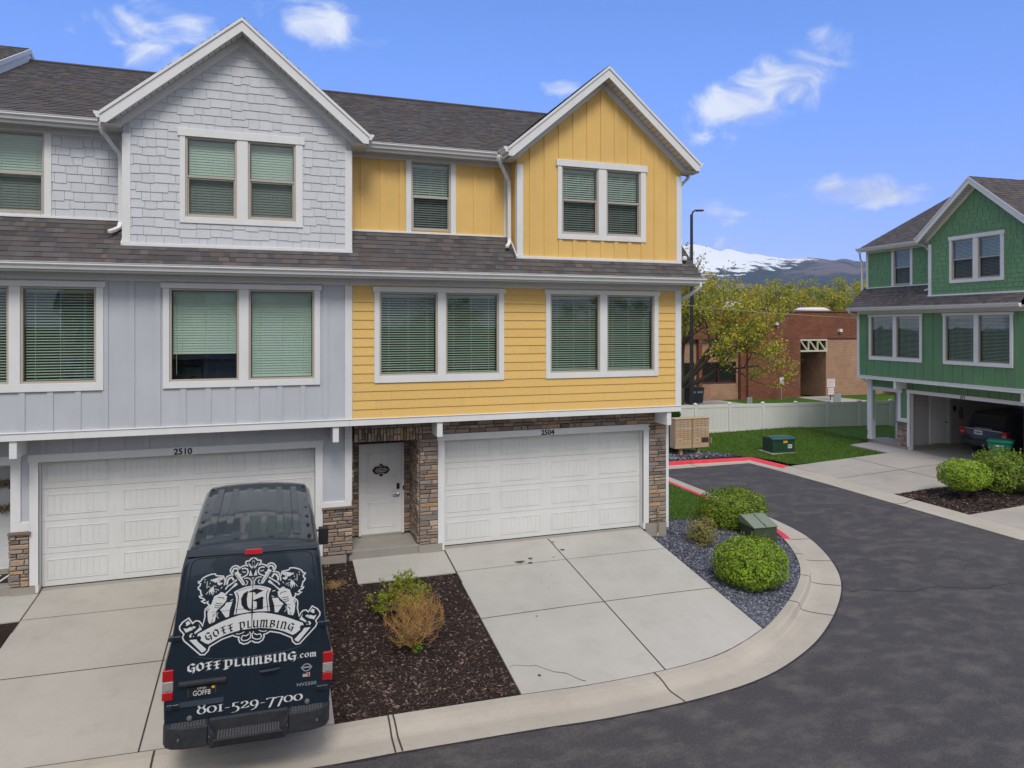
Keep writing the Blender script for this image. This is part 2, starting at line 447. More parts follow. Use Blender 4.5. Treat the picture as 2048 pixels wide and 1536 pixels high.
def prof(p, i):
    x, y = p
    high = [(0,.15),(.15,.15),(.19,.135),(.225,.03),(.27,.012),(.42,.006),(.82,.03)]
    roll = [(0,.085),(.14,.080),(.26,.055),(.35,.025),(.40,.010),(.46,.004),(.82,.03)]
    t = 0.0
    if y > -4.9 and x < 15: t = min(1.0, max(0.0, (x - 3.4) / 2.6))
    if x > 15 and y < 9.6: t = max(0.0, min(1.0, (y - 7.9) / .6))
    return [((1-t)*a[0] + t*b[0], (1-t)*a[1] + t*b[1]) for a, b in zip(roll, high)]
PR = [prof(p, i) for i, p in enumerate(BACK)]
RZ = -.76
def sweep(idx, cols, lift=0.0):
    mb = MB(); rows = []
    offs = [[None] * len(BACK) for _ in cols]
    for ci, c in enumerate(cols):
        for dd in {round(PR[i][c][0], 4) for i in idx}:
            o = offset_path(BACK, dd)
            for i in idx:
                if round(PR[i][c][0], 4) == dd: offs[ci][i] = o[i]
    for i in idx:
        rows.append([(offs[ci][i][0], offs[ci][i][1], RZ + PR[i][c][1] + zleft(BACK[i][0]) + lift) for ci, c in enumerate(cols)])
    for a, b in zip(rows, rows[1:]):
        for j in range(len(cols) - 1):
            mb.poly([a[j], a[j+1], b[j+1], b[j]])
    return mb, rows
mb, rows = sweep(range(len(BACK)), range(7))
# back skirt of the kerb
for a, b in zip(rows, rows[1:]): mb.poly([a[0], b[0], (b[0][0], b[0][1], b[0][2] - .3), (a[0][0], a[0][1], a[0][2] - .3)])
struct(mb, 'kerb', M['kerb'])
# red paint over the fire lane's kerb
i0 = next(i for i, p in enumerate(BACK) if p[0] > 8.9); i1 = len(BACK) - 6
mbr, _ = sweep(range(i0, i1 + 1), range(4), .004)
struct(mbr, 'red_kerb_paint', M['red'])
# expansion joints across the kerb
mb = MB()
def kerb_joint(i, wd=.012):
    a = rows[i]; t = Vector(a[-1]) - Vector(a[0]); s_ = Vector((-t.y, t.x, 0)).normalized() * wd
    for j in range(6):
        p, q = Vector(a[j]) + Vector((0,0,.005)), Vector(a[j+1]) + Vector((0,0,.005))
        mb.poly([p - s_, q - s_, q + s_, p + s_])
for i in [4, 5 + 13, 5 + 31, 5 + 38, 5 + 45, 5 + 52, 5 + 60, len(BACK) - 9, len(BACK) - 8, len(BACK) - 4, len(BACK) - 3]: kerb_joint(i)
for xx in (-1.93, -5.0, -8.5):      # joints on the straight stretch
    z0 = zleft(xx)
    pts = [(-5.03, RZ + .085), (-5.17, RZ + .08), (-5.29, RZ + .055), (-5.38, RZ + .025), (-5.43, RZ + .01), (-5.49, RZ + .004), (-5.85, RZ + .03)]
    for (ya, za), (yb, zb) in zip(pts, pts[1:]):
        mb.poly([(xx - .012, ya, za + z0 + .006), (xx - .012, yb, zb + z0 + .006), (xx + .012, yb, zb + z0 + .006), (xx + .012, ya, za + z0 + .006)])
struct(mb, 'kerb_joint', M['joint'])

# asphalt
edge = [r[-1] for r in rows]
mb = MB()
cut = 3
right = [(p[0], p[1]) for p in edge[cut:]]
mb.flat([(right[0][0], -40)] + right, -.736, plane='xy')
lx = right[0][0]
for xa, xb in ((lx - 25, lx),):
    mb.poly([(xa, -40, -.736 + zleft(xa)), (xb, -40, -.736), (xb, edge[cut][1], -.736), (xa, edge[cut][1] + .01, -.736 + zleft(xa))])
mb.poly([(-40, -40, -.736 + zleft(-40)), (lx - 25, -40, -.736 + zleft(lx-25)), (lx - 25, edge[cut][1] + .01, -.736 + zleft(lx-25)), (-40, -5.8, -.736 + zleft(-40))])
struct(mb, 'road', M['asphalt'])
# long crack and ragged sealed edge
def ribbon(mb, pts, w, z):
    for i in range(len(pts) - 1):
        p, q = Vector(pts[i]), Vector(pts[i+1]); t = (q - p).normalized(); n_ = Vector((-t.y, t.x)) * w
        mb.poly([(*(p - n_), z), (*(q - n_), z), (*(q + n_), z), (*(p + n_), z)])
mb = MB(); r2 = random.Random(3); pts = []
for k in range(60):
    t = k / 59; pts.append((7.95 + 5.4 * t, -3.35 - 1.25 * t + .10 * math.sin(t * 21) + r2.uniform(-.03, .03)))
ribbon(mb, pts, .011, -.731)
pts = [(2.2 + .9 * k / 20 - .4, -6.1 - 1.6 * k / 20 + r2.uniform(-.03, .03)) for k in range(21)]
ribbon(mb, [(-2.7 - .6 * k / 20, -5.95 - .9 * k / 20 + r2.uniform(-.02, .02)) for k in range(21)], .006, -.731)
struct(mb, 'road_crack', M['sealer'])
mb = MB()
for i in range(3, len(edge) - 1):
    p, q = Vector(edge[i][:2]), Vector(edge[i+1][:2]); n_ = max(1, int((q - p).length / .22))
    for k in range(n_):
        a, b = p.lerp(q, k / n_), p.lerp(q, (k + 1) / n_); t = (b - a).normalized(); s_ = Vector((t.y, -t.x))
        wa = r2.uniform(.015, .06) if k else .03; wb = r2.uniform(.015, .06)
        mb.poly([(*a, -.7315), (*(a + s_ * wa), -.7315), (*(b + s_ * wb), -.7315), (*b, -.7315)][::-1])
struct(mb, 'road_edge_seal', M['sealer'])

def grid_patch(mb, rows_, cols_, P):
    for i in range(rows_):
        for j in range(cols_):
            a, b, c, d = P(i/rows_, j/cols_), P(i/rows_, (j+1)/cols_), P((i+1)/rows_, (j+1)/cols_), P((i+1)/rows_, j/cols_)
            mb.poly([a, b, c, d])
def kerb_y(x):
    for a, b in zip(BACK, BACK[1:]):
        if a[0] <= x <= b[0] and b[1] < 0 and b[0] > a[0]: return a[1] + (b[1] - a[1]) * (x - a[0]) / (b[0] - a[0])
    return -5.0
def kerb_x(y):
    for a, b in zip(BACK, BACK[1:]):
        if a[1] <= y <= b[1] and a[0] > 2.6 and b[0] < 10: return a[0] + (b[0] - a[0]) * (y - a[1]) / (b[1] - a[1])
    return 9.55
def kerb_z(x): return RZ + (.085 if x < 3.4 else .085 + .065 * min(1, (x - 3.4) / 2.6)) + zleft(x)
TOPZ = -.035
def drive_point(x, y):
    yk = kerb_y(x); zk = kerb_z(x)
    t = max(0.0, min(1.0, y / yk))
    return (x, y, TOPZ + (zk - .001 - TOPZ) * t)
def drive(name, x0, x1, mat='concrete'):
    mb = MB()
    def P(a, b):
        x = x0 + (x1 - x0) * b; return drive_point(x, .03 + (kerb_y(x) - .03) * a)
    grid_patch(mb, 12, 8, lambda a, b: P(a, 1 - b))
    for k in range(8):      # edges of the slab
        pass
    for xx, s_ in ((x0, 1), (x1, -1)):
        for k in range(12):
            p, q = P(k/12, 0 if xx == x0 else 1), P((k+1)/12, 0 if xx == x0 else 1)
            mb.poly([p, q, (q[0], q[1], q[2] - .25), (p[0], p[1], p[2] - .25)])
    struct(mb, name, M[mat])
    ap = MB(); ap.hexa([(x0,.028,-.3),(x1,.028,-.3),(x1,.16,-.3),(x0,.16,-.3)], [(x0,.028,-.037),(x1,.028,-.037),(x1,.16,-.012),(x0,.16,-.012)]); struct(ap, 'garage_apron', M['step'])
    # joints
    j = MB(); xm = x0 + (x1 - x0) * .5
    def strip(pts, w, cross=False):
        for p, q in zip(pts, pts[1:]):
            d = (0, w, 0) if cross else (w, 0, 0)
            z = .004
            j.poly([(p[0]-d[0], p[1]-d[1], p[2]+z), (q[0]-d[0], q[1]-d[1], q[2]+z), (q[0]+d[0], q[1]+d[1], q[2]+z), (p[0]+d[0], p[1]+d[1], p[2]+z)])
    strip([drive_point(xm, kerb_y(xm) * k / 10) for k in range(11)], .011)
    strip([drive_point(x0 + .004, kerb_y(x0) * k / 10) for k in range(4)], .010)
    for yy, wd in ((-1.08, .005), (-2.92, .009)):
        strip([drive_point(x0 + (x1 - x0) * k / 8, yy) for k in range(9)], wd, True)
    strip([(lambda x: drive_point(x, kerb_y(x) + .006))(x0 + (x1 - x0) * k / 10) for k in range(11)], .005, True)
    struct(j, 'driveway_joint', M['joint'])
drive('driveway', 0.0, 4.90); drive('driveway', -7.64, -2.74, 'concrete_warm')
# crack and damp spots on the nearer drive
mb = MB(); r3 = random.Random(9); pts = []
for k in range(34):
    t = k / 33; pts.append((.02 + 1.05 * t, -4.42 - .30 * max(0, t - .25) ** 1.2 * 3.0 + .03 * math.sin(t * 18) + r3.uniform(-.012, .012)))
for p, q in zip(pts, pts[1:]):
    wd = .003 + .007 * (p[0] / 1.1)
    a, b = drive_point(*p), drive_point(*q)
    mb.poly([(a[0], a[1]-wd, a[2]+.004), (b[0], b[1]-wd, b[2]+.004), (b[0], b[1]+wd, b[2]+.004), (a[0], a[1]+wd, a[2]+.004)])
struct(mb, 'driveway_crack', M['joint'])
mb = MB()
def blot(x, y, r, q=1.0):
    ang = r3.uniform(0, 6); n_ = 14
    mb.poly([drive_point(x + r * q * (1 + r3.uniform(-.3, .3)) * math.cos(k * 6.283 / n_), y + r * (1 + r3.uniform(-.3, .3)) * math.sin(k * 6.283 / n_))[:2] + (drive_point(x, y)[2] + .0045 + .0,) for k in range(n_)])
for x, y, r, q in [(1.42,-.95,.085,1.3),(1.70,-.86,.05,1.0),(1.63,-1.05,.055,.9),(2.55,-.62,.05,1.1),(2.22,-.92,.022,1.0),(2.5,-.2,.03,1),(1.0,-3.1,.02,1),(1.6,-2.2,.012,1),(1.55,-1.9,.012,1),(1.85,-1.7,.012,1),(.42,-4.75,.035,.8)]: blot(x, y, r, q)
M['stain'] = painted('oil_stain', (.085, .07, .05), .8, .3, 20, 0)
struct(mb, 'oil_stain', M['stain'])

# walk slabs before the porches
def walk(x0, x1):
    mb = MB(); y0, y1 = -1.06, .02; zt = lambda x, y: drive_point(x, y)[2] - .012
    mb.hexa([(x0,y0,-.6),(x1,y0,-.6),(x1,y1,-.6),(x0,y1,-.6)], [(x0,y0,zt(x0,y0)),(x1,y0,zt(x1,y0)),(x1,y1,zt(x1,y1)),(x0,y1,zt(x0,y1))])
    struct(mb, 'walkway', M['concrete'])
walk(-1.98, -.006); walk(-9.7, -7.646)

def chips(name, label, region, n, mat, size, rs, aspect=3.5, flat=.25, tints=((.6,.55,.55),(.9,.82,.78),(1.4,1.25,1.15),(3.2,2.9,2.7))):
    rr = random.Random(rs); mb = MB()
    for _ in range(n):
        q = region(rr)
        if q is None: continue
        x, y, z = q; l = size * rr.uniform(.5, 1.5); wd = l / aspect * rr.uniform(.7, 1.5)
        a = rr.uniform(0, 6.283); tl = rr.uniform(-.35, .35); c = tints[min(len(tints)-1, int(rr.random() ** 1.6 * len(tints)))]
        u = Vector((math.cos(a), math.sin(a), tl)) * l * .5; v = Vector((-math.sin(a), math.cos(a), rr.uniform(-.4, .4))) * wd * .5; h = Vector((0, 0, wd * flat))
        o = Vector((x, y, z + wd * .25))
        mb.poly([o - u - v + h, o + u * .8 - v + h, o + u + v + h, o - u * .9 + v + h], 0, c)
        mb.poly([o - u - v - h, o + u * .8 - v - h, o + u * .8 - v + h, o - u - v + h], 0, c)
        mb.poly([o + u * .8 - v - h, o + u + v - h, o + u + v + h, o + u * .8 - v + h], 0, c)
    o = mb.build(name, mat); tag(o, label, kind='stuff'); return o
# mulch bed between the two front drives
def mul(x, y): return (x, y, drive_point(x, y)[2] - .035 + .02 * noise.noise(Vector((x * 2.2, y * 2.2, 3))))
mb = MB(); grid_patch(mb, 24, 16, lambda a, b: mul(-2.74 + 2.74 * (1 - b), .0 + a * (kerb_y(-2.74 + 2.74 * (1 - b)))))
struct(mb, 'mulch_bed', M['mulch'])
def reg1(rr):
    x = rr.uniform(-2.72, -.03); y = rr.uniform(-5.0, -.05)
    if x > -2.0 and y > -1.1: return None
    if rr.random() < .35 and y > -3.4: return None
    return mul(x, y)
chips('mulch', 'dark brown bark mulch strewn over the front bed', reg1, 11000, M['chip'], .046, 1)
mb = MB(); grid_patch(mb, 12, 8, lambda a, b: mul(-9.72 + 2.08 * (1 - b), -1.06 + a * (-5.0 + 1.06)))
struct(mb, 'mulch_bed', M['mulch'])
# gravel bed and grass strip beside the yellow house
def side_pt(x, y):
    xk = kerb_x(y); xl = 4.9 if y < 0 else 5.45
    t = max(0, min(1, (x - xl) / max(.05, xk - xl)))
    zl = (-.21 + .098 * y) if y < 0 else -.22 - .012 * y
    zl = max(zl, -.63)
    return zl + (-.655 - zl) * (t * .75 + .25 * t * t) + .02 * noise.noise(Vector((x * 1.3, y * 1.3, 0)))
def sp(y, b, lo=None):
    xl = (4.9 if y < 0 else 5.45); xk = kerb_x(y); x = xl + (xk - xl) * b; return (x, y, side_pt(x, y))
GY = 1.45
mb = MB(); grid_patch(mb, 26, 16, lambda a, b: sp(-4.46 + (GY + 4.46) * a, b)); struct(mb, 'gravel_bed', M['gravel'])
mb = MB(); grid_patch(mb, 16, 10, lambda a, b: tuple(Vector(sp(GY + (9.74 - GY) * a, b)) + Vector((0, 0, .03)))); struct(mb, 'lawn', M['lawn'])
def reg2(rr):
    y = rr.uniform(-4.45, GY); x = rr.uniform(4.9, kerb_x(y)); xl = 4.93 if y < 0 else 5.6
    if x < xl or (x > kerb_x(y) - .01): return None
    return (x, y, side_pt(x, y))
chips('gravel', 'blue grey crushed stone filling the corner bed', reg2, 26000, M['pebble'], .027, 2, 1.35, .45, ((.65,.65,.67),(.85,.86,.9),(1.0,1.0,1.04),(1.2,1.2,1.25),(1.9,1.9,2.0)))
def blades(name, label, region, n, h, rs):
    rr = random.Random(rs); mb = MB()
    for _ in range(n):
        q = region(rr)
        if q is None: continue
        x, y, z = q; a = rr.uniform(0, 6.283); hh = h * rr.uniform(.5, 1.3); wd = .011; t = rr.uniform(.65, 1.5); c = (t * rr.uniform(.9, 1.25), t, t * .8)
        dx, dy = math.cos(a), math.sin(a); lean = rr.uniform(0, .6) * hh; b = rr.uniform(0, 6.283)
        mb.poly([(x - dx * wd, y - dy * wd, z), (x + dx * wd, y + dy * wd, z), (x + math.cos(b) * lean, y + math.sin(b) * lean, z + hh)], 0, c)
    o = mb.build(name, M['grass']); tag(o, label, kind='stuff'); return o
def reg3(rr):
    y = rr.uniform(GY, 9.6); x = rr.uniform(5.5, kerb_x(y) - .02); return (x, y, side_pt(x, y) + .03)
blades('grass', 'mown grass strip between the yellow house and the red kerb', reg3, 9000, .07, 4)

# ---- far side of the lane: green house forecourt
GX, GYW, GZ, GT = 21.757, 7.424, -.307, R(-2.872)
def g2w(x, y, z=0.0):
    c, s_ = math.cos(GT), math.sin(GT); a, b = y, -x
    return Vector((GX + c * a - s_ * b, GYW + s_ * a + c * b, GZ + z))
def quad_patch(name, mat, c0, c1, c2, c3, n=6, skirt=.25):
    mb = MB(); c0, c1, c2, c3 = map(Vector, (c0, c1, c2, c3))
    grid_patch(mb, n, n, lambda a, b: c0.lerp(c1, b).lerp(c3.lerp(c2, b), a))
    for p, q in ((c0, c1), (c1, c2), (c2, c3), (c3, c0)):
        mb.poly([p, (p.x, p.y, p.z - skirt), (q.x, q.y, q.z - skirt), q])
    return struct(mb, name, mat)
KX = 15.86
gd = [g2w(-.05, 0, -.03), g2w(4.95, 0, -.03)]
quad_patch('driveway', M['slab'], (KX, 2.85, -.678), (gd[1].x, gd[1].y, gd[1].z), (gd[0].x, gd[0].y, gd[0].z), (KX, 7.72, -.678))
gd2 = [g2w(7.6, 0, -.03), g2w(12.6, 0, -.03)]
quad_patch('driveway', M['slab'], (KX, -5.0, -.678), gd2[1], gd2[0], (KX, .15, -.678))
j = MB()
def seam(p, q, w=.012):
    p, q = Vector(p), Vector(q); t = (q - p).normalized(); n_ = Vector((-t.y, t.x, 0)) * w; u = Vector((0, 0, .005))
    j.poly([p - n_ + u, q - n_ + u, q + n_ + u, p + n_ + u])
a, b = Vector((KX, 5.28, -.678)), (gd[0] + gd[1]) / 2; seam(a, b)
seam(Vector((KX, 2.85, -.678)).lerp(gd[1], .5), Vector((KX, 7.72, -.678)).lerp(gd[0], .5))
struct(j, 'driveway_joint', M['joint'])
gm = [g2w(4.98, 0, -.06), g2w(7.57, 0, -.06)]
def mulg(a, b):
    p = Vector((KX, .17, -.69)).lerp(Vector((KX, 2.83, -.69)), b); q = gm[1].lerp(gm[0], b); r = p.lerp(q, a); r.z += .03 * noise.noise(r * 1.5); return r
mb = MB(); grid_patch(mb, 14, 10, lambda a, b: mulg(a, 1 - b)); struct(mb, 'mulch_bed', M['mulch'])
chips('mulch', 'reddish brown bark mulch strewn over the green house bed', lambda rr: mulg(rr.random(), rr.random()), 4500, M['chip'], .07, 5)
# walk, lawn, gravel and pad at the head of the lane
quad_patch('walkway', M['slab'], g2w(-2.15, -1.15, -.10), g2w(-.05, -1.1, -.085), g2w(-.05, .02, -.02), g2w(-2.15, .02, -.02))
def lawn_z(x, y):
    t = max(0, min(1, (x - 16) / 5.5)); return -.625 + .22 * t + .015 * noise.noise(Vector((x, y, 1)))
def lawn_clear(x, y):
    dx = Vector((x, y, 0)) - g2w(0, 0, 0); 
    c, s_ = math.cos(GT), math.sin(GT); a, b = c * dx.x + s_ * dx.y, -s_ * dx.x + c * dx.y; lx_, ly_ = -b, a
    if lx_ > -2.2 and ly_ > -1.15: return False
    return True
mb = MB()
lawn_edge = lambda x: 7.72 + (gd[0].y - 7.72) * max(0, (x - KX)) / (gd[0].x - KX)
def LP(a, b):
    x = 9.6 + 18 * b; lo = 9.79 if x < KX else lawn_edge(x) + .01; y = lo + (15.9 - lo) * a; return (x, y, lawn_z(x, y) - .02)
grid_patch(mb, 18, 30, LP); struct(mb, 'lawn', M['lawn'])
def reg4(rr):
    x = rr.uniform(14.6, 22.6); y = rr.uniform(7.5, 15.6)
    if x < KX and y < 9.85: return None
    if x >= KX and y < lawn_edge(x) + .03: return None
    if x < 15.6 and y < 10.4 - (x - 14.6) * .5: return None
    if not lawn_clear(x, y): return None
    return (x, y, lawn_z(x, y) - .02)
blades('grass', 'mown grass lawn before the white vinyl fence', reg4, 22000, .085, 6)
mb = MB()
mb.poly([(9.6, 9.80, -.602), (15.3, 9.81, -.602), (14.9, 10.6, -.600), (14.0, 11.5, -.598), (12.0, 12.0, -.598), (9.6, 12, -.598)]); struct(mb, 'gravel_bed', M['gravel'])
chips('gravel', 'grey crushed stone around the mailbox pad', lambda rr: (lambda x, y: (x, y, -.60) if (y < 12 and x < 15.2 - (y - 9.8) * .8) else None)(rr.uniform(11, 15.3), rr.uniform(9.84, 12)), 3500, M['pebble'], .05, 8, 1.35, .45, ((.42,.42,.44),(.75,.76,.82),(1.1,1.1,1.15),(1.7,1.7,1.75)))
mb = MB(); mb.hexa([(11.6,10.0,-.7),(14.42,10.12,-.7),(14.25,11.15,-.7),(11.6,11.1,-.7)], [(11.6,10.0,-.585),(14.42,10.12,-.585),(14.25,11.15,-.585),(11.6,11.1,-.585)]); struct(mb, 'mailbox_pad', M['slab'])
# school grounds beyond the fence
mb = MB(); grid_patch(mb, 6, 6, lambda a, b: (5 + 70 * b, 15.9 + 14.6 * a, -.78)); struct(mb, 'lawn', M['lawn'])
mb = MB(); mb.poly([(36.2, 15.9, -.772), (40.5, 15.9, -.772), (38.6, 30.4, -.772), (35.6, 30.4, -.772)]); mb.poly([(24.5, 22, -.771), (29.5, 22, -.771), (28.6, 30.4, -.771), (23.5, 30.4, -.771)]); struct(mb, 'path', M['slab'])
# ---------------------------------------------------------------- townhouses
def rects(x0, x1, z0, z1, holes):
    xs = sorted({x0, x1, *[min(max(h[i], x0), x1) for h in holes for i in (0, 1)]})
    zs = sorted({z0, z1, *[min(max(h[i], z0), z1) for h in holes for i in (2, 3)]})
    for a, b in zip(xs, xs[1:]):
        for c, d in zip(zs, zs[1:]):
            mx, mz = (a + b) / 2, (c + d) / 2
            if not any(h[0] < mx < h[1] and h[2] < mz < h[3] for h in holes): yield a, b, c, d
def panel(mb, x0, x1, z0, z1, y, holes=(), mi=0, col=None):
    for a, b, c, d in rects(x0, x1, z0, z1, holes):
        mb.poly([(a, y, c), (b, y, c), (b, y, d), (a, y, d)], mi, col)
def spans(x0, x1, z0, z1, holes):
    """pieces of one course that stay clear of the holes"""
    return list(rects(x0, x1, z0, z1, [h for h in holes if h[2] < z1 and h[3] > z0 and h[0] < x1 and h[1] > x0]))
def battens(mb, x0, x1, z0, z1, y, step, wd, holes=(), start=None):
    x = (start if start is not None else x0 + step / 2)
    while x < x1 - wd / 2:
        for a, b, c, d in spans(x - wd / 2, x + wd / 2, z0, z1, holes):
            mb.box(a, b, y - .02, y + .002, c, d)
        x += step
def laps(mb, x0, x1, z0, z1, y, exp, holes, rs):
    rr = random.Random(rs); z = z0
    while z < z1 - .01:
        zt = min(z + exp, z1); x = x0; cuts = [x0]; x += rr.uniform(.25, 2.6)
        while x < x1: cuts.append(x); x += rr.uniform(1.8, 3.6)
        cuts.append(x1)
        for a, b in zip(cuts, cuts[1:]):
            t = rr.uniform(.965, 1.03); c = (t, t, t)
            for p, q, r, s in spans(a + .0015, b - .0015, z, zt, holes):
                yb = y - .022 + .016 * (r - z) / exp; yt = y - .022 + .016 * (s - z) / exp
                mb.hexa([(p, yb, r), (q, yb, r), (q, y + .01, r), (p, y + .01, r)], [(p, yt, s), (q, yt, s), (q, y + .01, s), (p, y + .01, s)], 0, c)
        z = zt
def shakes(mb, x0, x1, z0, z1, y, exp, holes, rs, gp=.003):
    rr = random.Random(rs); z = z0; k = 0
    while z < z1 - .01:
        x = x0 - rr.uniform(0, .2)
        while x < x1:
            wd = rr.choice((.15, .20, .24, .24, .30, .36)); xe = x + wd
            drop = 0.0 if k == 0 else rr.choice((0, 0, .014, .028))
            a, b = max(x + gp, x0), min(xe - gp, x1); t = rr.uniform(.96, 1.03)
            if b - a > .02:
                for p, q, r, s in spans(a, b, z - drop, min(z + exp + .01, z1), holes):
                    yb = y - .021 + .012 * (r - z) / exp; yt = y - .021 + .012 * (s - z) / exp
                    mb.hexa([(p, yb, r), (q, yb, r), (q, y + .01, r), (p, y + .01, r)], [(p, yt, s), (q, yt, s), (q, y + .01, s), (p, y + .01, s)], 0, (t, t, t))
            x = xe
        z += exp; k += 1
STONE_TINTS = [(1,1,1),(1.25,1.18,1.08),(.74,.75,.83),(1.38,1.04,.70),(.60,.55,.54),(1.05,1.06,1.08),(1.22,1.04,.86),(.84,.78,.76),(1.0,.92,.84),(.70,.62,.60),(.92,.86,.86),(1.12,1.0,.88)]
def stones(mb, P, u0, u1, v0, v1, rs, upright=False, hr=(.065, .125), wr=(.13, .40), depth=.055, holes=()):
    """ledge stones over a rectangle; P(u, v, d) gives the point d metres proud of the wall"""
    rr = random.Random(rs)
    A0, A1, B0, B1 = (v0, v1, u0, u1) if upright else (u0, u1, v0, v1)
    b = B0
    while b < B1 - .02:
        be = min(b + rr.uniform(*hr), B1)
        if B1 - be < .04: be = B1
        a = A0 - rr.uniform(0, .12)
        while a < A1 - .005:
            ae = a + rr.uniform(*wr)
            if A1 - ae < .07: ae = A1
            p, q = max(a, A0) + .006, min(ae, A1) - .006
            sub = [(b, be)] if (be - b < .1 or rr.random() > .3) else [(b, (b + be) / 2), ((b + be) / 2, be)]
            for c0, c1 in sub:
                c0 += .006; c1 -= .006
                if q - p < .02 or c1 - c0 < .015: continue
                u_, u2, w_, w2 = (c0, c1, p, q) if upright else (p, q, c0, c1)
                if any(h[0] < (u_ + u2) / 2 < h[1] and h[2] < (w_ + w2) / 2 < h[3] for h in holes): continue
                t = rr.choice(STONE_TINTS); f = rr.uniform(.82, 1.2); c = tuple(x * f for x in t)
                d = depth * rr.uniform(.55, 1.0); i = min(.012, (q - p) * .2, (c1 - c0) * .2); J = lambda: rr.uniform(-.006, .006)
                base = [(u_, w_), (u2, w_), (u2, w2), (u_, w2)]
                top = [(u_ + i + J(), w_ + i + J()), (u2 - i + J(), w_ + i + J()), (u2 - i + J(), w2 - i + J()), (u_ + i + J(), w2 - i + J())]
                n = len(mb.v)
                mb.v.extend([tuple(P(x, z_, .0)) for x, z_ in base] + [tuple(P(x, z_, d * .72)) for x, z_ in [(x + rr.uniform(-.003, .003), z_ + rr.uniform(-.003, .003)) for x, z_ in base]] + [tuple(P(x, z_, d + rr.uniform(-.006, .006))) for x, z_ in top])
                for o in (0, 4):
                    for k in range(4):
                        k2 = (k + 1) % 4; mb.f.append((n + o + k, n + o + k2, n + o + 4 + k2, n + o + 4 + k)); mb.m.append(0); mb.c.append(c)
                mb.f.append((n + 8, n + 9, n + 10, n + 11)); mb.m.append(0); mb.c.append(c)
            a = ae
        b = be
ROOF_TINTS = [(1,1,1),(.90,.90,.93),(1.06,1.03,1.0),(1.18,1.05,.97),(.80,.80,.83),(1.0,.97,.95),(1.10,1.06,1.05),(.93,.88,.87),(1.10,.97,.90),(.98,1.0,1.02)]
def shingles(name, O, U, V, ulen, vlen, poly, parent, rs, exp=.145):
    """laminated shingles on a roof plane; poly: convex outline in (u, v), counter-clockwise"""
    rr = random.Random(rs); mb = MB(); O, U, V = Vector(O), Vector(U).normalized(), Vector(V).normalized(); Nn = U.cross(V)
    P = lambda u, v, h: O + U * u + V * v + Nn * h
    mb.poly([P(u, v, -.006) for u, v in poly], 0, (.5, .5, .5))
    v = -.01
    while v < vlen:
        u = -rr.uniform(0, .3)
        while u < ulen:
            wd = rr.choice((.09, .13, .17, .17, .22, .28)); lam = rr.random() < .55
            t = rr.choice(ROOF_TINTS); f = rr.uniform(.88, 1.1) * (1.06 if lam else .9); c = tuple(x * f for x in t)
            hb = .016 if lam else .008; vb = v if lam else v + .006
            mb.poly([P(u, vb, hb), P(u + wd, vb, hb), P(u + wd, v + exp, .005), P(u, v + exp, .005)], 0, c)
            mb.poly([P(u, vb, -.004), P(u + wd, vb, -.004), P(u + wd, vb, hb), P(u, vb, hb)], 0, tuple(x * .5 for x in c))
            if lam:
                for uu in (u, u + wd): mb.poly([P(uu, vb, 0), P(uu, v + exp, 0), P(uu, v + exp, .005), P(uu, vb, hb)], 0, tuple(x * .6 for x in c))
            u += wd
        v += exp
    clips = []
    for (a, b), (c_, d) in zip(poly, poly[1:] + poly[:1]):
        e = U * (c_ - a) + V * (d - b)
        if e.length > 1e-6: clips.append((P(a, b, 0), e.cross(Nn).normalized()))
    o = mb.build(name, M['roof'], parent, clips=clips); return o

def gutter_x(mb, x0, x1, yb, zt, h=.125, d=.125):
    """K-style gutter along x hung before a fascia at y = yb (street side is -y)"""
    pr = [(yb, zt - h), (yb - d * .55, zt - h), (yb - d * .66, zt - h * .62), (yb - d * .94, zt - h * .36), (yb - d * .94, zt - h * .1), (yb - d * 1.03, zt - h * .06), (yb - d * 1.03, zt), (yb - d * .9, zt), (yb - d * .88, zt - .02), (yb, zt - .02)]
    mb.prism([(a, b) for a, b in pr][::-1], 'x', x0, x1)
def gutter_y(mb, y0, y1, xb, zt, sgn, h=.11, d=.11):
    pr = [(0, -h), (d * .55, -h), (d * .66, -h * .62), (d * .94, -h * .36), (d * .94, -h * .1), (d * 1.03, -h * .06), (d * 1.03, 0), (0, 0)]
    pts = [(xb + sgn * a, zt + b) for a, b in pr]
    mb.prism(pts if sgn > 0 else pts[::-1], 'y', y0, y1)

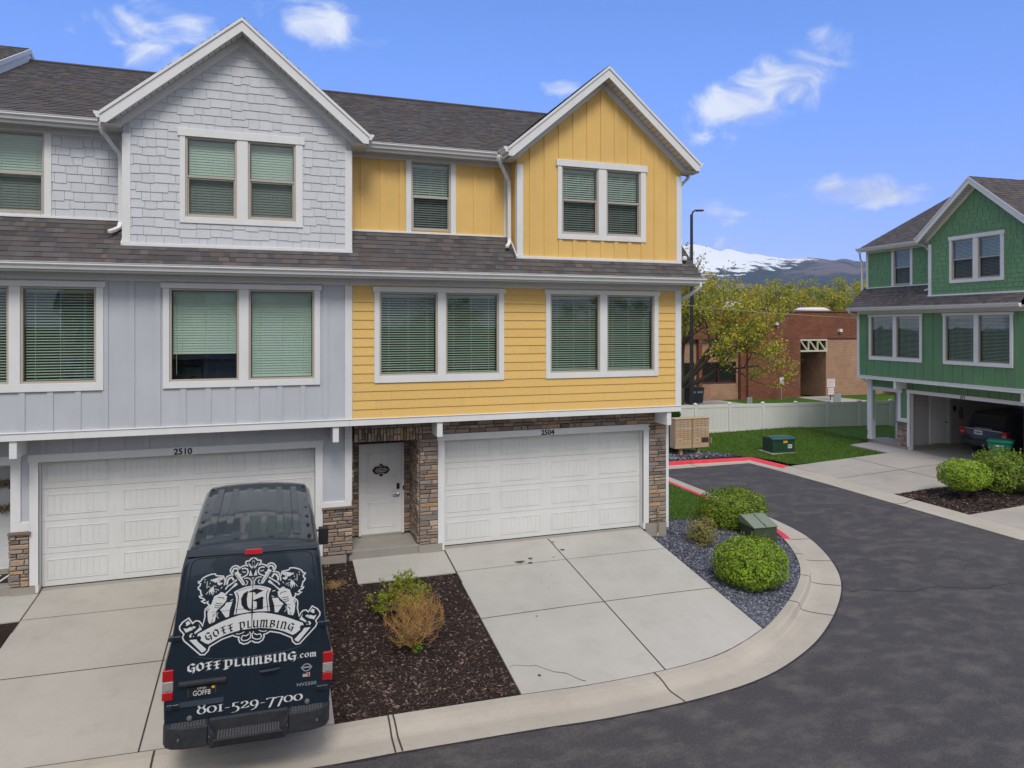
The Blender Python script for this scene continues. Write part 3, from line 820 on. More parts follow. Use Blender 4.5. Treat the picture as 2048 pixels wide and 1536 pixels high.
def window(root, xs, z0, z1, y, rail=None, out=None, blinds=None, header=True, screens=True, trim=True):
    """xs: sash spans; out: (x0, x1, z0, z1) outer edge of the casing"""
    x0, x1, zb, zt = out; T = MB(); yf = y - .038
    if trim:
        hh = zt - z1 - .0
        T.box(x0, xs[0][0], yf, y + .03, zb, z1); T.box(xs[-1][1], x1, yf, y + .03, zb, z1)
        T.box(xs[0][0], xs[-1][1], yf, y + .03, zb, z0)
        if header: T.box(x0 - .035, x1 + .035, yf - .014, y + .03, z1, zt)
        else: T.box(x0, x1, yf, y + .03, z1, zt)
        for (a, b), (c, d) in zip(xs, xs[1:]): T.box(b, c, yf + .002, y + .03, z0, z1)
        w_ = T.build('window', M['white'], root, bevel=.004)
    else:
        w_ = thing('window', None, None); w_.parent = root
    for i, (a, b) in enumerate(xs):
        F = MB(); f = .038; yi = y - .014
        F.box(a, a + f, yi, y + .07, z0, z1); F.box(b - f, b, yi, y + .07, z0, z1)
        F.box(a + f, b - f, yi, y + .07, z0, z0 + f); F.box(a + f, b - f, yi, y + .07, z1 - f, z1)
        if rail:
            F.box(a + f, b - f, yi + .012, y + .07, rail - .022, rail + .022)
            for p, q in ((a + f, a + f + .022), (b - f - .022, b - f)): F.box(p, q, yi + .028, y + .06, z0 + f, rail - .022)
            F.box(a + f + .022, b - f - .022, yi + .028, y + .06, z0 + f, z0 + f + .025)
        F.build('frame', M['vinyl'], w_, bevel=.003)
        if rail:
            G = MB(); yy = y + .022; G.poly([(a + f, yy, rail), (b - f, yy, rail), (b - f, yy, z1 - f), (a + f, yy, z1 - f)]); G.build('pane', M['glass'], w_)
            G = MB(); yy = y + .04; G.poly([(a + f, yy, z0 + f), (b - f, yy, z0 + f), (b - f, yy, rail), (a + f, yy, rail)]); G.build('pane', M['screen'] if screens else M['glass'], w_)
        else:
            G = MB(); yy = y + .03; G.poly([(a + f, yy, z0 + f), (b - f, yy, z0 + f), (b - f, yy, z1 - f), (a + f, yy, z1 - f)]); G.build('pane', M['glass'], w_)
        style, drop = (blinds[i] if blinds else ('open', 1.0))
        B = MB(); yb = y + .115; p, q = a + f + .012, b - f - .012; top = z1 - f - .01; bot = top - (z1 - z0 - 2 * f - .02) * drop
        B.box(p, q, yb - .02, yb + .025, top - .045, top)
        ang = {'open': R(20), 'half': R(40), 'closed': R(74)}[style]; pitch = .050; z = top - .06
        ca, sa = math.cos(ang) * .025, math.sin(ang) * .025
        while z > bot + .02:
            B.poly([(p, yb - ca, z - sa), (q, yb - ca, z - sa), (q, yb + ca, z + sa), (p, yb + ca, z + sa)])
            B.poly([(p, yb - ca, z - sa - .003), (q, yb - ca, z - sa - .003), (q, yb - ca, z - sa), (p, yb - ca, z - sa)])
            z -= pitch
        B.box(p, q, yb - .02, yb + .02, bot, bot + .018)
        for t in (.14, .5, .86):
            xx = p + (q - p) * t; B.box(xx - .003, xx + .003, yb - .028, yb - .026, bot, top)
        if drop < 1: B.tube([(p + .06, yb - .03, top), (p + .06, yb - .03, z0 + .12)], .004, 5)
        B.build('blind', M['blind_white'] if style == 'closed' else M['blind'], w_)
    return w_

def garage_door(root, x0, x1, z1, y):
    D = MB(); n = 4; hs = .61; w_ = x1 - x0
    D.box(x0, x1, y + .02, y + .05, 0, z1 + .05, 1)
    for r in range(n):
        za, zb = r * hs + .003, min((r + 1) * hs - .003, z1 + .05)
        if zb - za < .05: continue
        D.box(x0 + .004, x1 - .004, y, y + .03, za, zb)
        for c in range(4):
            pw = w_ / 4; a, b = x0 + c * pw + .13, x0 + (c + 1) * pw - .13
            if c == 0: a -= .05
            if c == 3: b += .05
            c0, c1 = za + .115, min(zb - .10, z1 + .05)
            if r == n - 1: c1 = za + .485
            for p, q, s, t in ((a, b, c0, c0 + .02), (a, b, c1 - .02, c1), (a, a + .02, c0 + .02, c1 - .02), (b - .02, b, c0 + .02, c1 - .02)):
                D.box(p, q, y - .010, y + .001, s, t)
            k = 9; step = (b - a - .056) / k
            for i in range(k):
                p = a + .028 + i * step
                D.box(p + .004, p + step - .004, y - .005, y + .001, c0 + .028, c1 - .028)
    D.box(x0 + .004, x1 - .004, y - .004, y + .034, -.005, .008, 1)
    return D.build('garage_door', [M['door'], M['black']], root, bevel=.0025)

def hexagon(r, sx=1): return [(r * sx * math.cos(R(60 * k)), r * math.sin(R(60 * k))) for k in range(6)]

def townhouse(name, label, mats, loc, rz, number, style, left_end=False, right_end=False, open_garage=False, seed=1, mid_blinds=None, top_blinds=None, rec_blinds=None):
    root = thing(name, label, 'townhouse', loc, rz)
    X0, X1 = -2.1, 5.58; YM = -.6; YR = -.1
    midm, upm = mats['mid'], mats['up']
    garage = (0.0, 4.925); GH = 2.365
    porch = (-1.95, -.55) if style == 'stone' else ((-1.95, -.42) if not left_end else (-1.95, -.62))
    ddx = 0.0 if style == 'stone' else (.33 if not left_end else .1)
    # ---- dark cores so that no window sees daylight through the house
    c = MB()
    c.box(X0 + .1, X1 - .1, YM + .45, 10.4, 2.95, 5.85); c.box(X0 + .1, X1 - .1, YR + .4, 10.4, 5.85, 8.5); c.box(1.6, X1 - .12, YM + .45, .4, 6.5, 9.0)
    if not open_garage:
        c.box(-.1, X1 - .1, .3, 10.4, -.2, 2.85)
    c.build('interior', M['dark'], root)
    # ---- shell: side and back walls
    s = MB(); xr = X1 if right_end else X1 - .01; xl = X0 - .18 if left_end else X0 + .01
    s.poly([(xr, YM, 2.86), (xr, 10.5, 2.86), (xr, 10.5, 8.6), (xr, YM, 8.6)]); s.poly([(xr, -.0, -.9), (xr, 10.5, -.9), (xr, 10.5, 2.86), (xr, 0, 2.86)])
    s.poly([(xr, -.42, 8.6), (xr, 10.5, 8.6), (xr, 5, 11.25)])
    s.poly([(xl, YM, 2.86), (xl, YM, 5.95), (xl, YR, 6.85), (xl, YR, 8.6), (xl, 10.5, 8.6), (xl, 10.5, 2.86)]); s.poly([(xl, -.42, 8.6), (xl, 5, 11.25), (xl, 10.5, 8.6)])
    s.poly([(xl, 10.5, -.9), (xr, 10.5, -.9), (xr, 10.5, 8.6), (xl, 10.5, 8.6)])
    xs_ = porch[0] if not left_end else -.55
    if not left_end: s.poly([(xl, 1.0, -.9), (xl, 10.5, -.9), (xl, 10.5, 2.86), (xl, 1.0, 2.86)])
    s.build('side_wall', midm, root)
    # ---- ground floor
    soff = MB(); soff.box(X0 + (-.18 if left_end else 0), X1 if right_end else 5.557, YM + .02, 1.0, 2.862, 2.93)
    soff.box(X0 + (-.18 if left_end else 0), X1 if right_end else 5.557, YM + .03, .02, 2.855, 2.862)
    soff.build('overhang_soffit', M['soffit'], root)
    T = MB()                                     # white trim of the ground floor
    T.box(-.165, 5.09, -.045, .02, GH, 2.51)                       # header over the garage
    for a, b in ((-.145, 0.0), (4.925, 5.075)):
        T.box(a, b, -.035, .02, .10, GH)
    T.box(-.055, 0.0, -.034, .16, -.04, GH - .001); T.box(4.925, 4.98, -.034, .16, -.04, GH - .001)
    T.box(0, 4.925, -.02, .16, GH + .001, GH + .04)
    if style != 'stone':
        cap = MB()
        T.box(5.02, X1 + .08, -.036, .02, 1.10, 1.21); T.box(X1 - .06, X1 + .09, -.038, .02, 1.21, 2.855)
        T.box(porch[1] - .02, porch[1] + .14, -.036, .02, 1.28, 2.855); T.box(porch[1] - .02, -.146, -.034, .02, 1.11, 1.28)
        T.box(porch[0] - .2, porch[1] - .02, -.036, .05, 2.34, 2.50)
    else:
        T.box(X1 - .03, X1 + .045, -.03, .10, -.05, 2.855)
    T.build('ground_floor_trim', M['white'], root, bevel=.004)
    mo = MB(); st = MB(); fp = lambda y: (lambda u, v, d: (u, y - d, v))
    lp = lambda x: (lambda u, v, d: (x - d, u, v)); rp = lambda x: (lambda u, v, d: (x + d, u, v))
    if style == 'stone':
        rs = seed * 100
        panel(mo, porch[0], X1 - .02, -.3, 2.86, 0, [(porch[0], porch[1], .1, 2.45), (garage[0] - .05, garage[1] + .05, -.4, GH + .03)])
        stones(st, fp(0), -.12, X1 - .03, 2.515, 2.86, rs + 1)
        stones(st, fp(0), porch[0], -.13, 2.70, 2.86, rs + 2, hr=(.07, .09))
        stones(st, fp(0), porch[0], porch[1] + .05, 2.42, 2.70, rs + 3, upright=True, hr=(.05, .085), wr=(.13, .28), depth=.075)
        stones(st, fp(0), porch[1], -.145, .13, 2.42, rs + 4); stones(st, fp(0), porch[1] + .05, -.145, 2.42, 2.70, rs + 5)
        stones(st, fp(0), 5.078, X1 - .035, .09, 2.515, rs + 6)
        stones(st, lp(porch[1] + .0), .0, .95, .17, 2.42, rs + 7, wr=(.12, .34)); mo.poly([(porch[1], 0, .1), (porch[1], .95, .1), (porch[1], .95, 2.86), (porch[1], 0, 2.86)])
        stones(st, rp(porch[0] - .1), .02, .95, .17, 2.42, rs + 8, depth=.10); mo.poly([(porch[0] - .1, 0, .1), (porch[0] - .1, .95, .1), (porch[0] - .1, .95, 2.86), (porch[0] - .1, 0, 2.86)])
        stones(st, fp(.95), porch[0] - .1, -1.75, .17, 2.42, rs + 9); stones(st, fp(.95), -.735, porch[1], .17, 2.42, rs + 10)
    else:
        rs = seed * 100
        wall = MB(); hz = [(porch[0], porch[1], .1, 2.36), (garage[0], garage[1], -.4, GH)]
        panel(wall, (porch[0] - .15) if not left_end else -2.25, X1 + .02, 1.0, 2.86, 0, hz)
        battens(wall, -1.9, X1 - .3, 2.51, 2.86, 0, .43, .09, start=-1.65)
        wall.poly([(porch[1], 0, .1), (porch[1], .95, .1), (porch[1], .95, 2.86), (porch[1], 0, 2.86)])
        wall.build('lower_siding', midm, root)
        for (a, b, k) in ((5.078, X1 + .10, 1), (porch[1] - .03, -.145, 2)):
            s1 = MB(); panel(mo, a, b, -.1, 1.1, 0); stones(s1, fp(0), a, b, .10, 1.07, rs + k, depth=.07)
            s1.box(a - .02, b + .03, -.10, .02, 1.07, 1.105, 0, (.7, .6, .56))
            if k == 2: stones(s1, lp(porch[1] - .02), 0, .4, .15, 1.07, rs + 5, depth=.06)
            s1.build('stone_pier', M['stone'], root)
        if not left_end:
            pass
    mo.build('mortar_bed', M['mortar'], root)
    if style == 'stone': st.build('stone_veneer', M['stone'], root)
    # ---- porch
    p = MB(); pl = -2.3 if left_end else porch[0] - .1
    p.box(pl, porch[1] + .02, -.005, .97, -.35, .135)
    p.build('porch_step', M['step'], root, bevel=.012)
    fnd = MB()
    fnd.box(porch[1] - .02, -.05, -.045, .03, -.45, .125 if style == 'stone' else .09); fnd.build('foundation', M['foundation'], root); fnd = MB(); fnd.box(4.975, X1 - .03, -.055, .1, -.45, .088)
    fnd.box(X1 - .06, X1 - .012, .1, 10.4, -.8, .06)
    if not left_end and style != 'stone': pass
    fnd.build('foundation', M['foundation'], root)
    pc = MB(); pc.box(pl, porch[1], .0, 1.0, 2.45, 2.5)
    wl_ = -1.8 if left_end else pl
    pc.poly([(wl_, .95, .1), (porch[1], .95, .1), (porch[1], .95, 2.5), (wl_, .95, 2.5)])
    if left_end: pc.poly([(wl_, .95, -.4), (wl_, 10.4, -.4), (wl_, 10.4, 2.9), (wl_, .95, 2.9)])
    pc.build('porch_wall', midm if style != 'stone' else M['mortar'], root)
    d = MB(); d.box(-1.70, -.79, .915, .95, .185, 2.17)
    if ddx:
        for k_ in range(5): d.box(-1.66, -.83, .908, .916, .25 + .38 * k_, .60 + .38 * k_)
    for za, zb in ((.33, .90), (1.12, 2.02)):
        for o, yy in ((0, .906), (.03, .911)):
            for (a, b, c0, c1) in ((-1.55+o, -.94-o, za+o, za+o+.018), (-1.55+o, -.94-o, zb-o-.018, zb-o), (-1.55+o, -1.532+o, za+o, zb-o), (-.958-o, -.94-o, za+o, zb-o)):
                d.box(a, b, yy, .92, c0, c1)
    dr = d.build('entrance_door', M['white'], root, bevel=.003); dr.location.x = ddx
    fr = MB(); fr.box(-1.75, -1.70, .87, .96, .17, 2.23); fr.box(-.79, -.735, .87, .96, .17, 2.23); fr.box(-1.70, -.79, .87, .96, 2.17, 2.23); fr.build('frame', M['white'], dr)
    th = MB(); th.box(-1.70, -.79, .86, .96, .135, .185); th.build('threshold', M['step'], dr)
    k = MB(); k.lathe([(.028, .90), (.03, .885), (.02, .88)], -.86, 1.05, 12, axis='y'); k.box(-.99, -.85, .855, .872, 1.04, 1.062); k.build('handle', M['chrome'], dr)
    k = MB(); k.box(-.90, -.83, .885, .916, 1.17, 1.30); k.build('lock', M['bronze'], dr, bevel=.01)
    k = MB(); k.box(-.765, -.735, .85, .872, 1.16, 1.24); k.build('doorbell', M['black'], dr)
    if style == 'stone':
        k = MB(); k.flat([(-1.25 + a, 1.62 + b * .78) for a, b in [(-.19,-.03),(-.13,-.11),(-.06,-.12),(0,-.2),(.06,-.12),(.13,-.11),(.19,-.03),(.19,.03),(.13,.11),(.06,.12),(0,.2),(-.06,.12),(-.13,.11),(-.19,.03)]], .898)
        pq = k.build('door_plaque', M['bronze'], dr)
        k = MB()
        for zz, hw in ((1.70, .05), (1.655, .10), (1.62, .13), (1.585, .12), (1.545, .07)):
            x = -1.25 - hw
            rr = random.Random(int(zz * 1000))
            while x < -1.25 + hw - .02:
                w_ = rr.uniform(.015, .045); k.box(x, x + w_, .895, .8975, zz - .008, zz + .008); x += w_ + .012
        k.build('plaque_lettering', M['soffit'], dr)
    if left_end:
        ps = MB(); ps.box(-2.25, -2.02, -.10, .13, .12, 2.86); ps.box(-2.26, -2.01, -.11, .14, .12, .28); ps.box(-2.3, -.4, -.05, .05, 2.34, 2.48); ps.box(-.44, -.36, .3, .42, .15, 2.4)
        ps.build('porch_post', M['white'], root, bevel=.006)
        ww = MB(); ww.box(-2.02, -.55, -.03, .03, 2.48, 2.86); ww.build('porch_frieze', midm, root)
    # ---- garage
    if not open_garage:
        garage_door(root, 0.0, 4.925, GH, .15)
    else:
        gi = MB()
        gi.poly([(-.32, .16, 0), (-.32, 6.4, 0), (-.32, 6.4, 2.7), (-.32, .16, 2.7)]); gi.poly([(5.3, 6.4, 0), (5.3, .16, 0), (5.3, .16, 2.7), (5.3, 6.4, 2.7)])
        gi.poly([(-.32, 6.4, 0), (5.3, 6.4, 0), (5.3, 6.4, 2.7), (-.32, 6.4, 2.7)]); gi.poly([(-.32, .16, 2.7), (-.32, 6.4, 2.7), (5.3, 6.4, 2.7), (5.3, .16, 2.7)])
        gi.poly([(-.32, .155, 0), (0, .155, 0), (0, .155, 2.7), (-.32, .155, 2.7)]); gi.poly([(4.925, .155, 0), (5.3, .155, 0), (5.3, .155, 2.7), (4.925, .155, 2.7)]); gi.poly([(0, .155, GH), (4.925, .155, GH), (4.925, .155, 2.7), (0, .155, 2.7)])
        gi.build('garage_interior', M['plaster'], root)
        gf = MB(); gf.box(-.32, 5.3, -.02, 6.4, -.5, -.02); gf.box(-.32, -.22, .2, 6.4, -.02, .10); gf.build('garage_floor', M['step'], root)
        dd = MB(); dd.box(-.315, -.26, 1.32, 1.40, .1, 2.2); dd.box(-.315, -.26, 2.30, 2.45, .1, 2.2); dd.box(-.315, -.26, 1.32, 2.45, 2.2, 2.28); dd.box(-.315, -.285, 1.40, 2.30, .14, 2.2); dd.box(-.285, -.25, 2.18, 2.25, 1.0, 1.06, 1)
        dd.build('garage_side_door', [M['white'], M['black']], root)
        ex = MB(); ex.lathe([(.0,1.15),(.07,1.16),(.07,1.5),(.03,1.58),(.03,1.66)], -.23, 2.95, 10); ex.build('fire_extinguisher', M['maroon_paint'], root)
        ex = MB(); ex.box(-.32, -.27, 2.62, 2.74, 1.5, 1.72); ex.build('wall_phone', M['black'], root)
    if number:
        text_obj(number, .165, 'house_number', M['number'], root, (2.43 if number != '371' else 2.51, -.0455, 2.378), ext=.006, bold=.004)
    for a in (-.29, 5.235):
        br = MB(); br.box(a, a + .118, YM + .004, .0, 2.54, 2.858); br.build('bracket', M['white'], root, bevel=.006)
    cm = MB(); cm.box(5.03, 5.09, -.10, -.046, 2.42, 2.49); cm.lathe([(.02,-.13),(.03,-.10)], 5.06, 2.455, 10, 1, axis='y')
    if style == 'stone': cm.build('security_camera', [M['white'], M['black']], root)
    # ---- band, middle floor
    L0 = X0 - (.2 if left_end else 0); L1 = X1 + .02 if right_end else 5.557; GA = .01 if left_end else 0
    b = MB(); b.box(L0 - GA, L1, YM - .03, YM + .04, 2.858, 2.985); b.box(L0 - GA * 1.2, L1 + (.002 if right_end else 0), YM - .045, YM, 2.985, 3.005); b.build('band_board', M['white'], root, bevel=.004)
    sashL = [(-1.499, -.284), (-.112, 1.063)]; sashR = [(2.264, 3.476), (3.653, 4.876)]
    hz = [(sashL[0][0], sashL[1][1], 3.86, 5.585), (sashR[0][0], sashR[1][1], 3.84, 5.59)]
    outL, outR = (-1.605, 1.18, 3.715, 5.69), (2.155, 4.985, 3.715, 5.69)
    holes_t = [(o[0] - .002, o[1] + .002, o[2], o[3]) for o in (outL, outR)]
    wl = MB(); panel(wl, L0, X1, 3.0, 5.72, YM, hz)
    if mats['mid_style'] == 'lap':
        wl2 = MB(); laps(wl2, X0 + .06, X1 - .14, 3.005, 5.72, YM, .182, hz, seed); wl2.build('lap_siding', M['yellow_lap'], root)
        wl.build('middle_wall', midm, root)
    else:
        battens(wl, X0 + .1, X1 - .35, 3.0, 5.72, YM, .432, .095, holes_t, start=X0 + .28)
        wl.build('middle_wall', midm, root)
    t = MB(); t.box(L0, L1, YM - .03, YM + .02, 5.71, 5.93)
    if right_end: t.box(X1 - .14, X1 + .022, YM - .03, YM + .14, 3.005, 5.71)
    if left_end: t.box(L0 - .012, L0 + .13, YM - .03, YM + .14, 3.005, 5.71)
    elif mats.get('party', True): t.box(X0 - .09, X0 + .055, YM - .034, YM + .02, 3.0, 5.708)
    t.build('corner_board', M['white'], root, bevel=.004)
    window(root, sashL, 3.86, 5.585, YM, None, outL, (mid_blinds or [('open', 1)] * 4)[:2])
    window(root, sashR, 3.84, 5.59, YM, None, outR, (mid_blinds or [('open', 1)] * 4)[2:])
    # ---- lower roof
    e0 = X0 - .34 if left_end else X0 - .0; e1 = X1 + .35 if right_end else 5.559
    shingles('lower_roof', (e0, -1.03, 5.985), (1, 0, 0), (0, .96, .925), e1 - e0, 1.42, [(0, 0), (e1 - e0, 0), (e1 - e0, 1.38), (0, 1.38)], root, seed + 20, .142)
    f = MB(); f.box(e0, e1, -1.0, -.97, 5.83, 5.985); f.build('fascia', M['white'], root)
    so_ = MB(); x = e0
    while x < e1 - .01:
        so_.box(x + .003, min(x + .10, e1) - .003, -.98, YM, 5.86, 5.872); x += .10
    so_.poly([(e0, -.99, 5.876), (e0, YM, 5.876), (e1, YM, 5.876), (e1, -.99, 5.876)])
    if right_end: so_.prism([(-.99, 5.83), (YM + .55, 5.83), (YM + .55, 6.42)], 'x', e1 - .03, e1 - .005)
    if left_end: so_.prism([(-.99, 5.83), (YM + .55, 5.83), (YM + .55, 6.42)], 'x', e0 + .005, e0 + .03)
    so_.build('eave_soffit', M['soffit'], root)
    gt = MB(); gutter_x(gt, e0 - (.0 if not left_end else .03), e1 + (.04 if right_end else 0), -1.0, 5.995); gt.build('gutter', M['white_metal'], root)
    # ---- upper floor, recessed bay
    upwall = MB(); BX0, BX1 = 1.49, X1 + .02
    rx0 = L0 if left_end else X0
    rs_ = (-.753, .118); rhole = [(rs_[0], rs_[1], 6.94, 8.434)]
    rec = MB(); panel(rec, rx0, BX0, 6.80, 8.6, YR, rhole)
    if mats['up_style'] == 'shake': shakes(rec2 := MB(), rx0 + .02, BX0, 6.90, 8.43, YR, .165, rhole, seed + 3, .007 if left_end else .003); rec2.build('shake_siding', M[mats['shake']], root)
    else: battens(rec, X0, BX0, 6.86, 8.43, YR, .41, .09, [(-.865, .235, 6.8, 8.6)], start=-1.78 + .0)
    rec.build('recess_wall', upm, root)
    t = MB(); t.box(rx0, BX0, YR - .03, YR + .02, 8.43, 8.62); t.box(BX0 - .145, BX0 + .0, YR - .03, YR + .02, 6.9, 8.43)
    t.box(rx0, BX0 + .02, YR - .05, YR + .01, 6.865, 6.905)
    if left_end: t.box(rx0 - .012, rx0 + .12, YR - .035, YR + .12, 6.85, 8.6)
    else: t.box(X0, X0 + .10, YR - .03, YR + .02, 6.9, 8.43)
    for a, b_ in ((-.865, rs_[0]), (rs_[1], .233)): t.box(a, b_, YR - .036, YR + .02, 6.906, 8.43)
    t.build('recess_trim', M['white'], root, bevel=.004)
    window(root, [rs_], 6.94, 8.434, YR, 7.67, (-.865, .233, 6.9, 8.43), rec_blinds or [('half', 1)], trim=False)
    # ---- bump-out with the gable
    AX, AZ, SL = 3.545, 10.42, .845
    bs = [(2.536, 3.44), (3.64, 4.52)]; bh = [(bs[0][0], bs[1][1], 6.94, 8.455)]; bout = (2.44, 4.655, 6.825, 8.60)
    gcl = [((AX, YM, AZ), Vector((SL, 0, 1))), ((AX, YM, AZ), Vector((-SL, 0, 1)))]
    wb = MB(); panel(wb, BX0, BX1, 6.38, 10.4, YM, bh)
    if mats['up_style'] == 'shake':
        sk = MB(); shakes(sk, BX0 + .1, BX1 - .1, 6.41, 10.4, YM, .165, bh, seed + 5, .007 if left_end else .003); sk.build('shake_siding', M[mats['shake']], root, clips=gcl)
        wb.build('gable_wall', upm, root, clips=gcl)
    else:
        battens(wb, BX0 + .1, BX1 - .1, 6.41, 10.4, YM, .345, .09, [(bout[0] - .03, bout[1] + .03, bout[2], bout[3])], start=AX - 5 * .345)
        for xx in [AX + (k + .5) * .345 for k in range(-6, 6)]:
            if (k := abs(xx - AX)) < 1.9: pass
        wb.build('gable_wall', upm, root, clips=gcl)
    sw = MB(); sw.poly([(BX0 + .002, YM, 6.38), (BX0 + .002, YM, 8.62), (BX0 + .002, YR, 8.62), (BX0 + .002, YR, 6.85)]); sw.poly([(BX1, YM, 6.38), (BX1, YR + .5, 6.38), (BX1, YR + .5, 8.62), (BX1, YM, 8.62)]); sw.build('bump_side_wall', upm, root)
    t = MB()
    for a, b_ in ((BX0 - .012, BX0 + .13), (BX1 - .13, BX1 + .012)):
        t.box(a, b_, YM - .032, YM + .10, 6.42, 8.42)
    t.box(BX0 - .015, BX1 + .015, YM - .05, YM + .02, 6.355, 6.415)
    t.hexa([(BX0 - .03, YM - .05, 6.355), (BX0, YM - .05, 6.355), (BX0, YR, 6.84), (BX0 - .03, YR, 6.84)], [(BX0 - .03, YM - .05, 6.41), (BX0, YM - .05, 6.41), (BX0, YR, 6.90), (BX0 - .03, YR, 6.90)])
    rk = .16                        # raking frieze boards against the gable wall
    for sg in (-1, 1):
        x_e = AX + sg * (BX1 - AX + .012); z_e = AZ + .045 - SL * abs(x_e - AX)
        q = [(AX, AZ + .045 - rk * 1.05), (AX, AZ + .045), (x_e, z_e), (x_e, z_e - rk * 1.05)]
        t.prism(q if sg < 0 else q[::-1], 'y', YM - .03, YM + .02)
    t.build('gable_trim', M['white'], root, bevel=.004)
    window(root, bs, 6.94, 8.455, YM, 7.71, bout, top_blinds or [('half', 1), ('half', 1)])
    # gable roof: two planes, soffit, fascia
    RZt = 10.70; YF = -.95; tail = 2.36; zt_ = RZt - SL * tail; yv = 3.62
    ln = math.hypot(tail, tail * SL); vv = (RZt - 8.66) / .5; 
    for sg in (-1, 1):
        Ux = Vector((0, 1, 0)) if sg > 0 else Vector((0, -1, 0))
        V_ = Vector((-sg, 0, SL)).normalized()
        yr_t = -.42 + (RZt - 8.66) / .5; yr_b = -.42 + (zt_ - 8.66) / .5
        xe = AX + sg * tail
        if sg > 0:
            O = (xe, YF, zt_); poly = [(0, 0), (max(.05, yr_b - YF), 0), (yr_t - YF, ln), (0, ln)]
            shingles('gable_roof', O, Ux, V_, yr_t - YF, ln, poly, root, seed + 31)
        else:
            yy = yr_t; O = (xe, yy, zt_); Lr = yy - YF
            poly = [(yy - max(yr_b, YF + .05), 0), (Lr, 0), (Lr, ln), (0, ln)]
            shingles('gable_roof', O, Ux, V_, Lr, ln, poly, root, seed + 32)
    f = MB(); th_ = .20
    for sg in (-1, 1):
        xe = AX + sg * tail
        q = [(AX, RZt - th_ * 1.31), (AX, RZt - .03), (xe, zt_ - .03), (xe, zt_ - th_ * .98), (xe - sg * .10, zt_ - th_ * .98)]
        f.prism(q if sg < 0 else q[::-1], 'y', YF - .0, YF + .035)
        q = [(AX, RZt - .07), (AX, RZt - .006), (xe + sg * .01, zt_ - .006), (xe + sg * .01, zt_ - .07)]
        f.prism(q if sg < 0 else q[::-1], 'y', YF - .022, YF - .002)
        # side fascia under the short eave
        f.box(xe - sg * .03, xe, YF + .035, -.35, zt_ - .19, zt_ - .02)
        # eave return closing the overhang below the rake
        xi = BX1 + .012 if sg > 0 else BX0 - .012
        q = [(xe, zt_ - .195), (xi, zt_ - .195), (xi, RZt - .24 - SL * abs(xi - AX))]
        f.prism(q if sg > 0 else q[::-1], 'y', YM - .03, YM + .0)
    f.build('rake_fascia', M['white'], root)
    so_ = MB(); dz = .235
    for sg in (-1, 1):
        n_ = 24
        for k in range(n_):
            a, b_ = k / n_ + .0015, (k + 1) / n_ - .0015
            pa, pb = AX + sg * tail * a, AX + sg * tail * b_; za, zb = RZt - dz - SL * tail * a, RZt - dz - SL * tail * b_
            so_.poly([(pa, YF + .03, za), (pb, YF + .03, zb), (pb, YM + .0, zb), (pa, YM + .0, za)])
        pa, pb = AX, AX + sg * tail
        so_.poly([(pa, YF + .03, RZt - dz + .008), (pb, YF + .03, zt_ - dz + .008), (pb, YM, zt_ - dz + .008), (pa, YM, RZt - dz + .008)], 1)
        xi = BX1 if sg > 0 else BX0; xe = AX + sg * tail
        so_.poly([(xe, YF + .03, zt_ - .196), (xi, YF + .03, zt_ - .196), (xi, -.35, zt_ - .196), (xe, -.35, zt_ - .196)])
    so_.build('gable_soffit', [M['soffit'], M['dark']], root)
    # ---- main roof
    m0 = X0 - .38 if left_end else X0; m1 = X1 + .34 if right_end else X1
    vl = math.hypot(5.42, 2.71)
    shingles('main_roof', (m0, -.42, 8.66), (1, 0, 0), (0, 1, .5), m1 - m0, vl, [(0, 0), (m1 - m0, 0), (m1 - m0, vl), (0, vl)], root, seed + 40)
    bk = MB(); bk.poly([(m0, 5, 11.37), (m1, 5, 11.37), (m1, 10.9, 8.42), (m0, 10.9, 8.42)], 0, (.9, .9, .9)); bk.tube([(m0, 5, 11.385), (m1, 5, 11.385)], .05, 6, 0, (.95, .9, .88)); bk.build('back_roof', M['roof'], root)
    f = MB()
    if right_end:
        f.prism([(-.42, 8.47), (5, 11.18), (10.9, 8.23), (10.9, 8.40), (5, 11.355), (-.42, 8.645)], 'x', m1 - .03, m1 + .0)
    if left_end:
        f.prism([(-.42, 8.47), (5, 11.18), (10.9, 8.23), (10.9, 8.40), (5, 11.355), (-.42, 8.645)], 'x', m0 - .0, m0 + .03)
    f.box(m0, AX - tail, -.42, -.39, 8.50, 8.65)
    if not right_end: pass
    f.build('eave_fascia', M['white'], root)
    so_ = MB(); x = m0
    while x < BX0 - .01:
        so_.box(x + .003, min(x + .10, BX0) - .003, -.41, YR, 8.535, 8.545); x += .10
    so_.poly([(m0, -.41, 8.55), (m0, YR, 8.55), (BX0, YR, 8.55), (BX0, -.41, 8.55)])
    if right_end: so_.poly([(BX1, -.4, 8.53), (m1, -.4, 8.53), (m1, 5, 11.24), (BX1, 5, 11.24)])
    so_.build('upper_soffit', M['soffit'], root)
    gt = MB(); gutter_x(gt, m0 - (.03 if left_end else 0), AX - tail - .12, -.42, 8.675, .115, .12)
    gt.build('upper_gutter', M['white_metal'], root)
    gt = MB(); gutter_y(gt, YF + .02, -.52, AX - tail, zt_ + .0, -1); gt.build('upper_gutter', M['white_metal'], root)
    gt = MB(); gutter_y(gt, YF + .02, -.35, AX + tail, zt_ + .0, 1)
    gt.build('upper_gutter', M['white_metal'], root)
    ds = MB(); dx = AX - tail - .06
    ds.rect_tube([(dx, -.52, 8.56), (dx, -.52, 8.50), (dx + .01, -.50, 8.44), (dx + .06, -.45, 8.39), (1.33, -.36, 8.17), (1.385, -.33, 8.11), (1.40, -.32, 8.02), (1.40, -.32, 6.82), (1.385, -.36, 6.72), (1.33, -.46, 6.66), (1.26, -.58, 6.61)], .075, .06, side=(1, 0, 0))
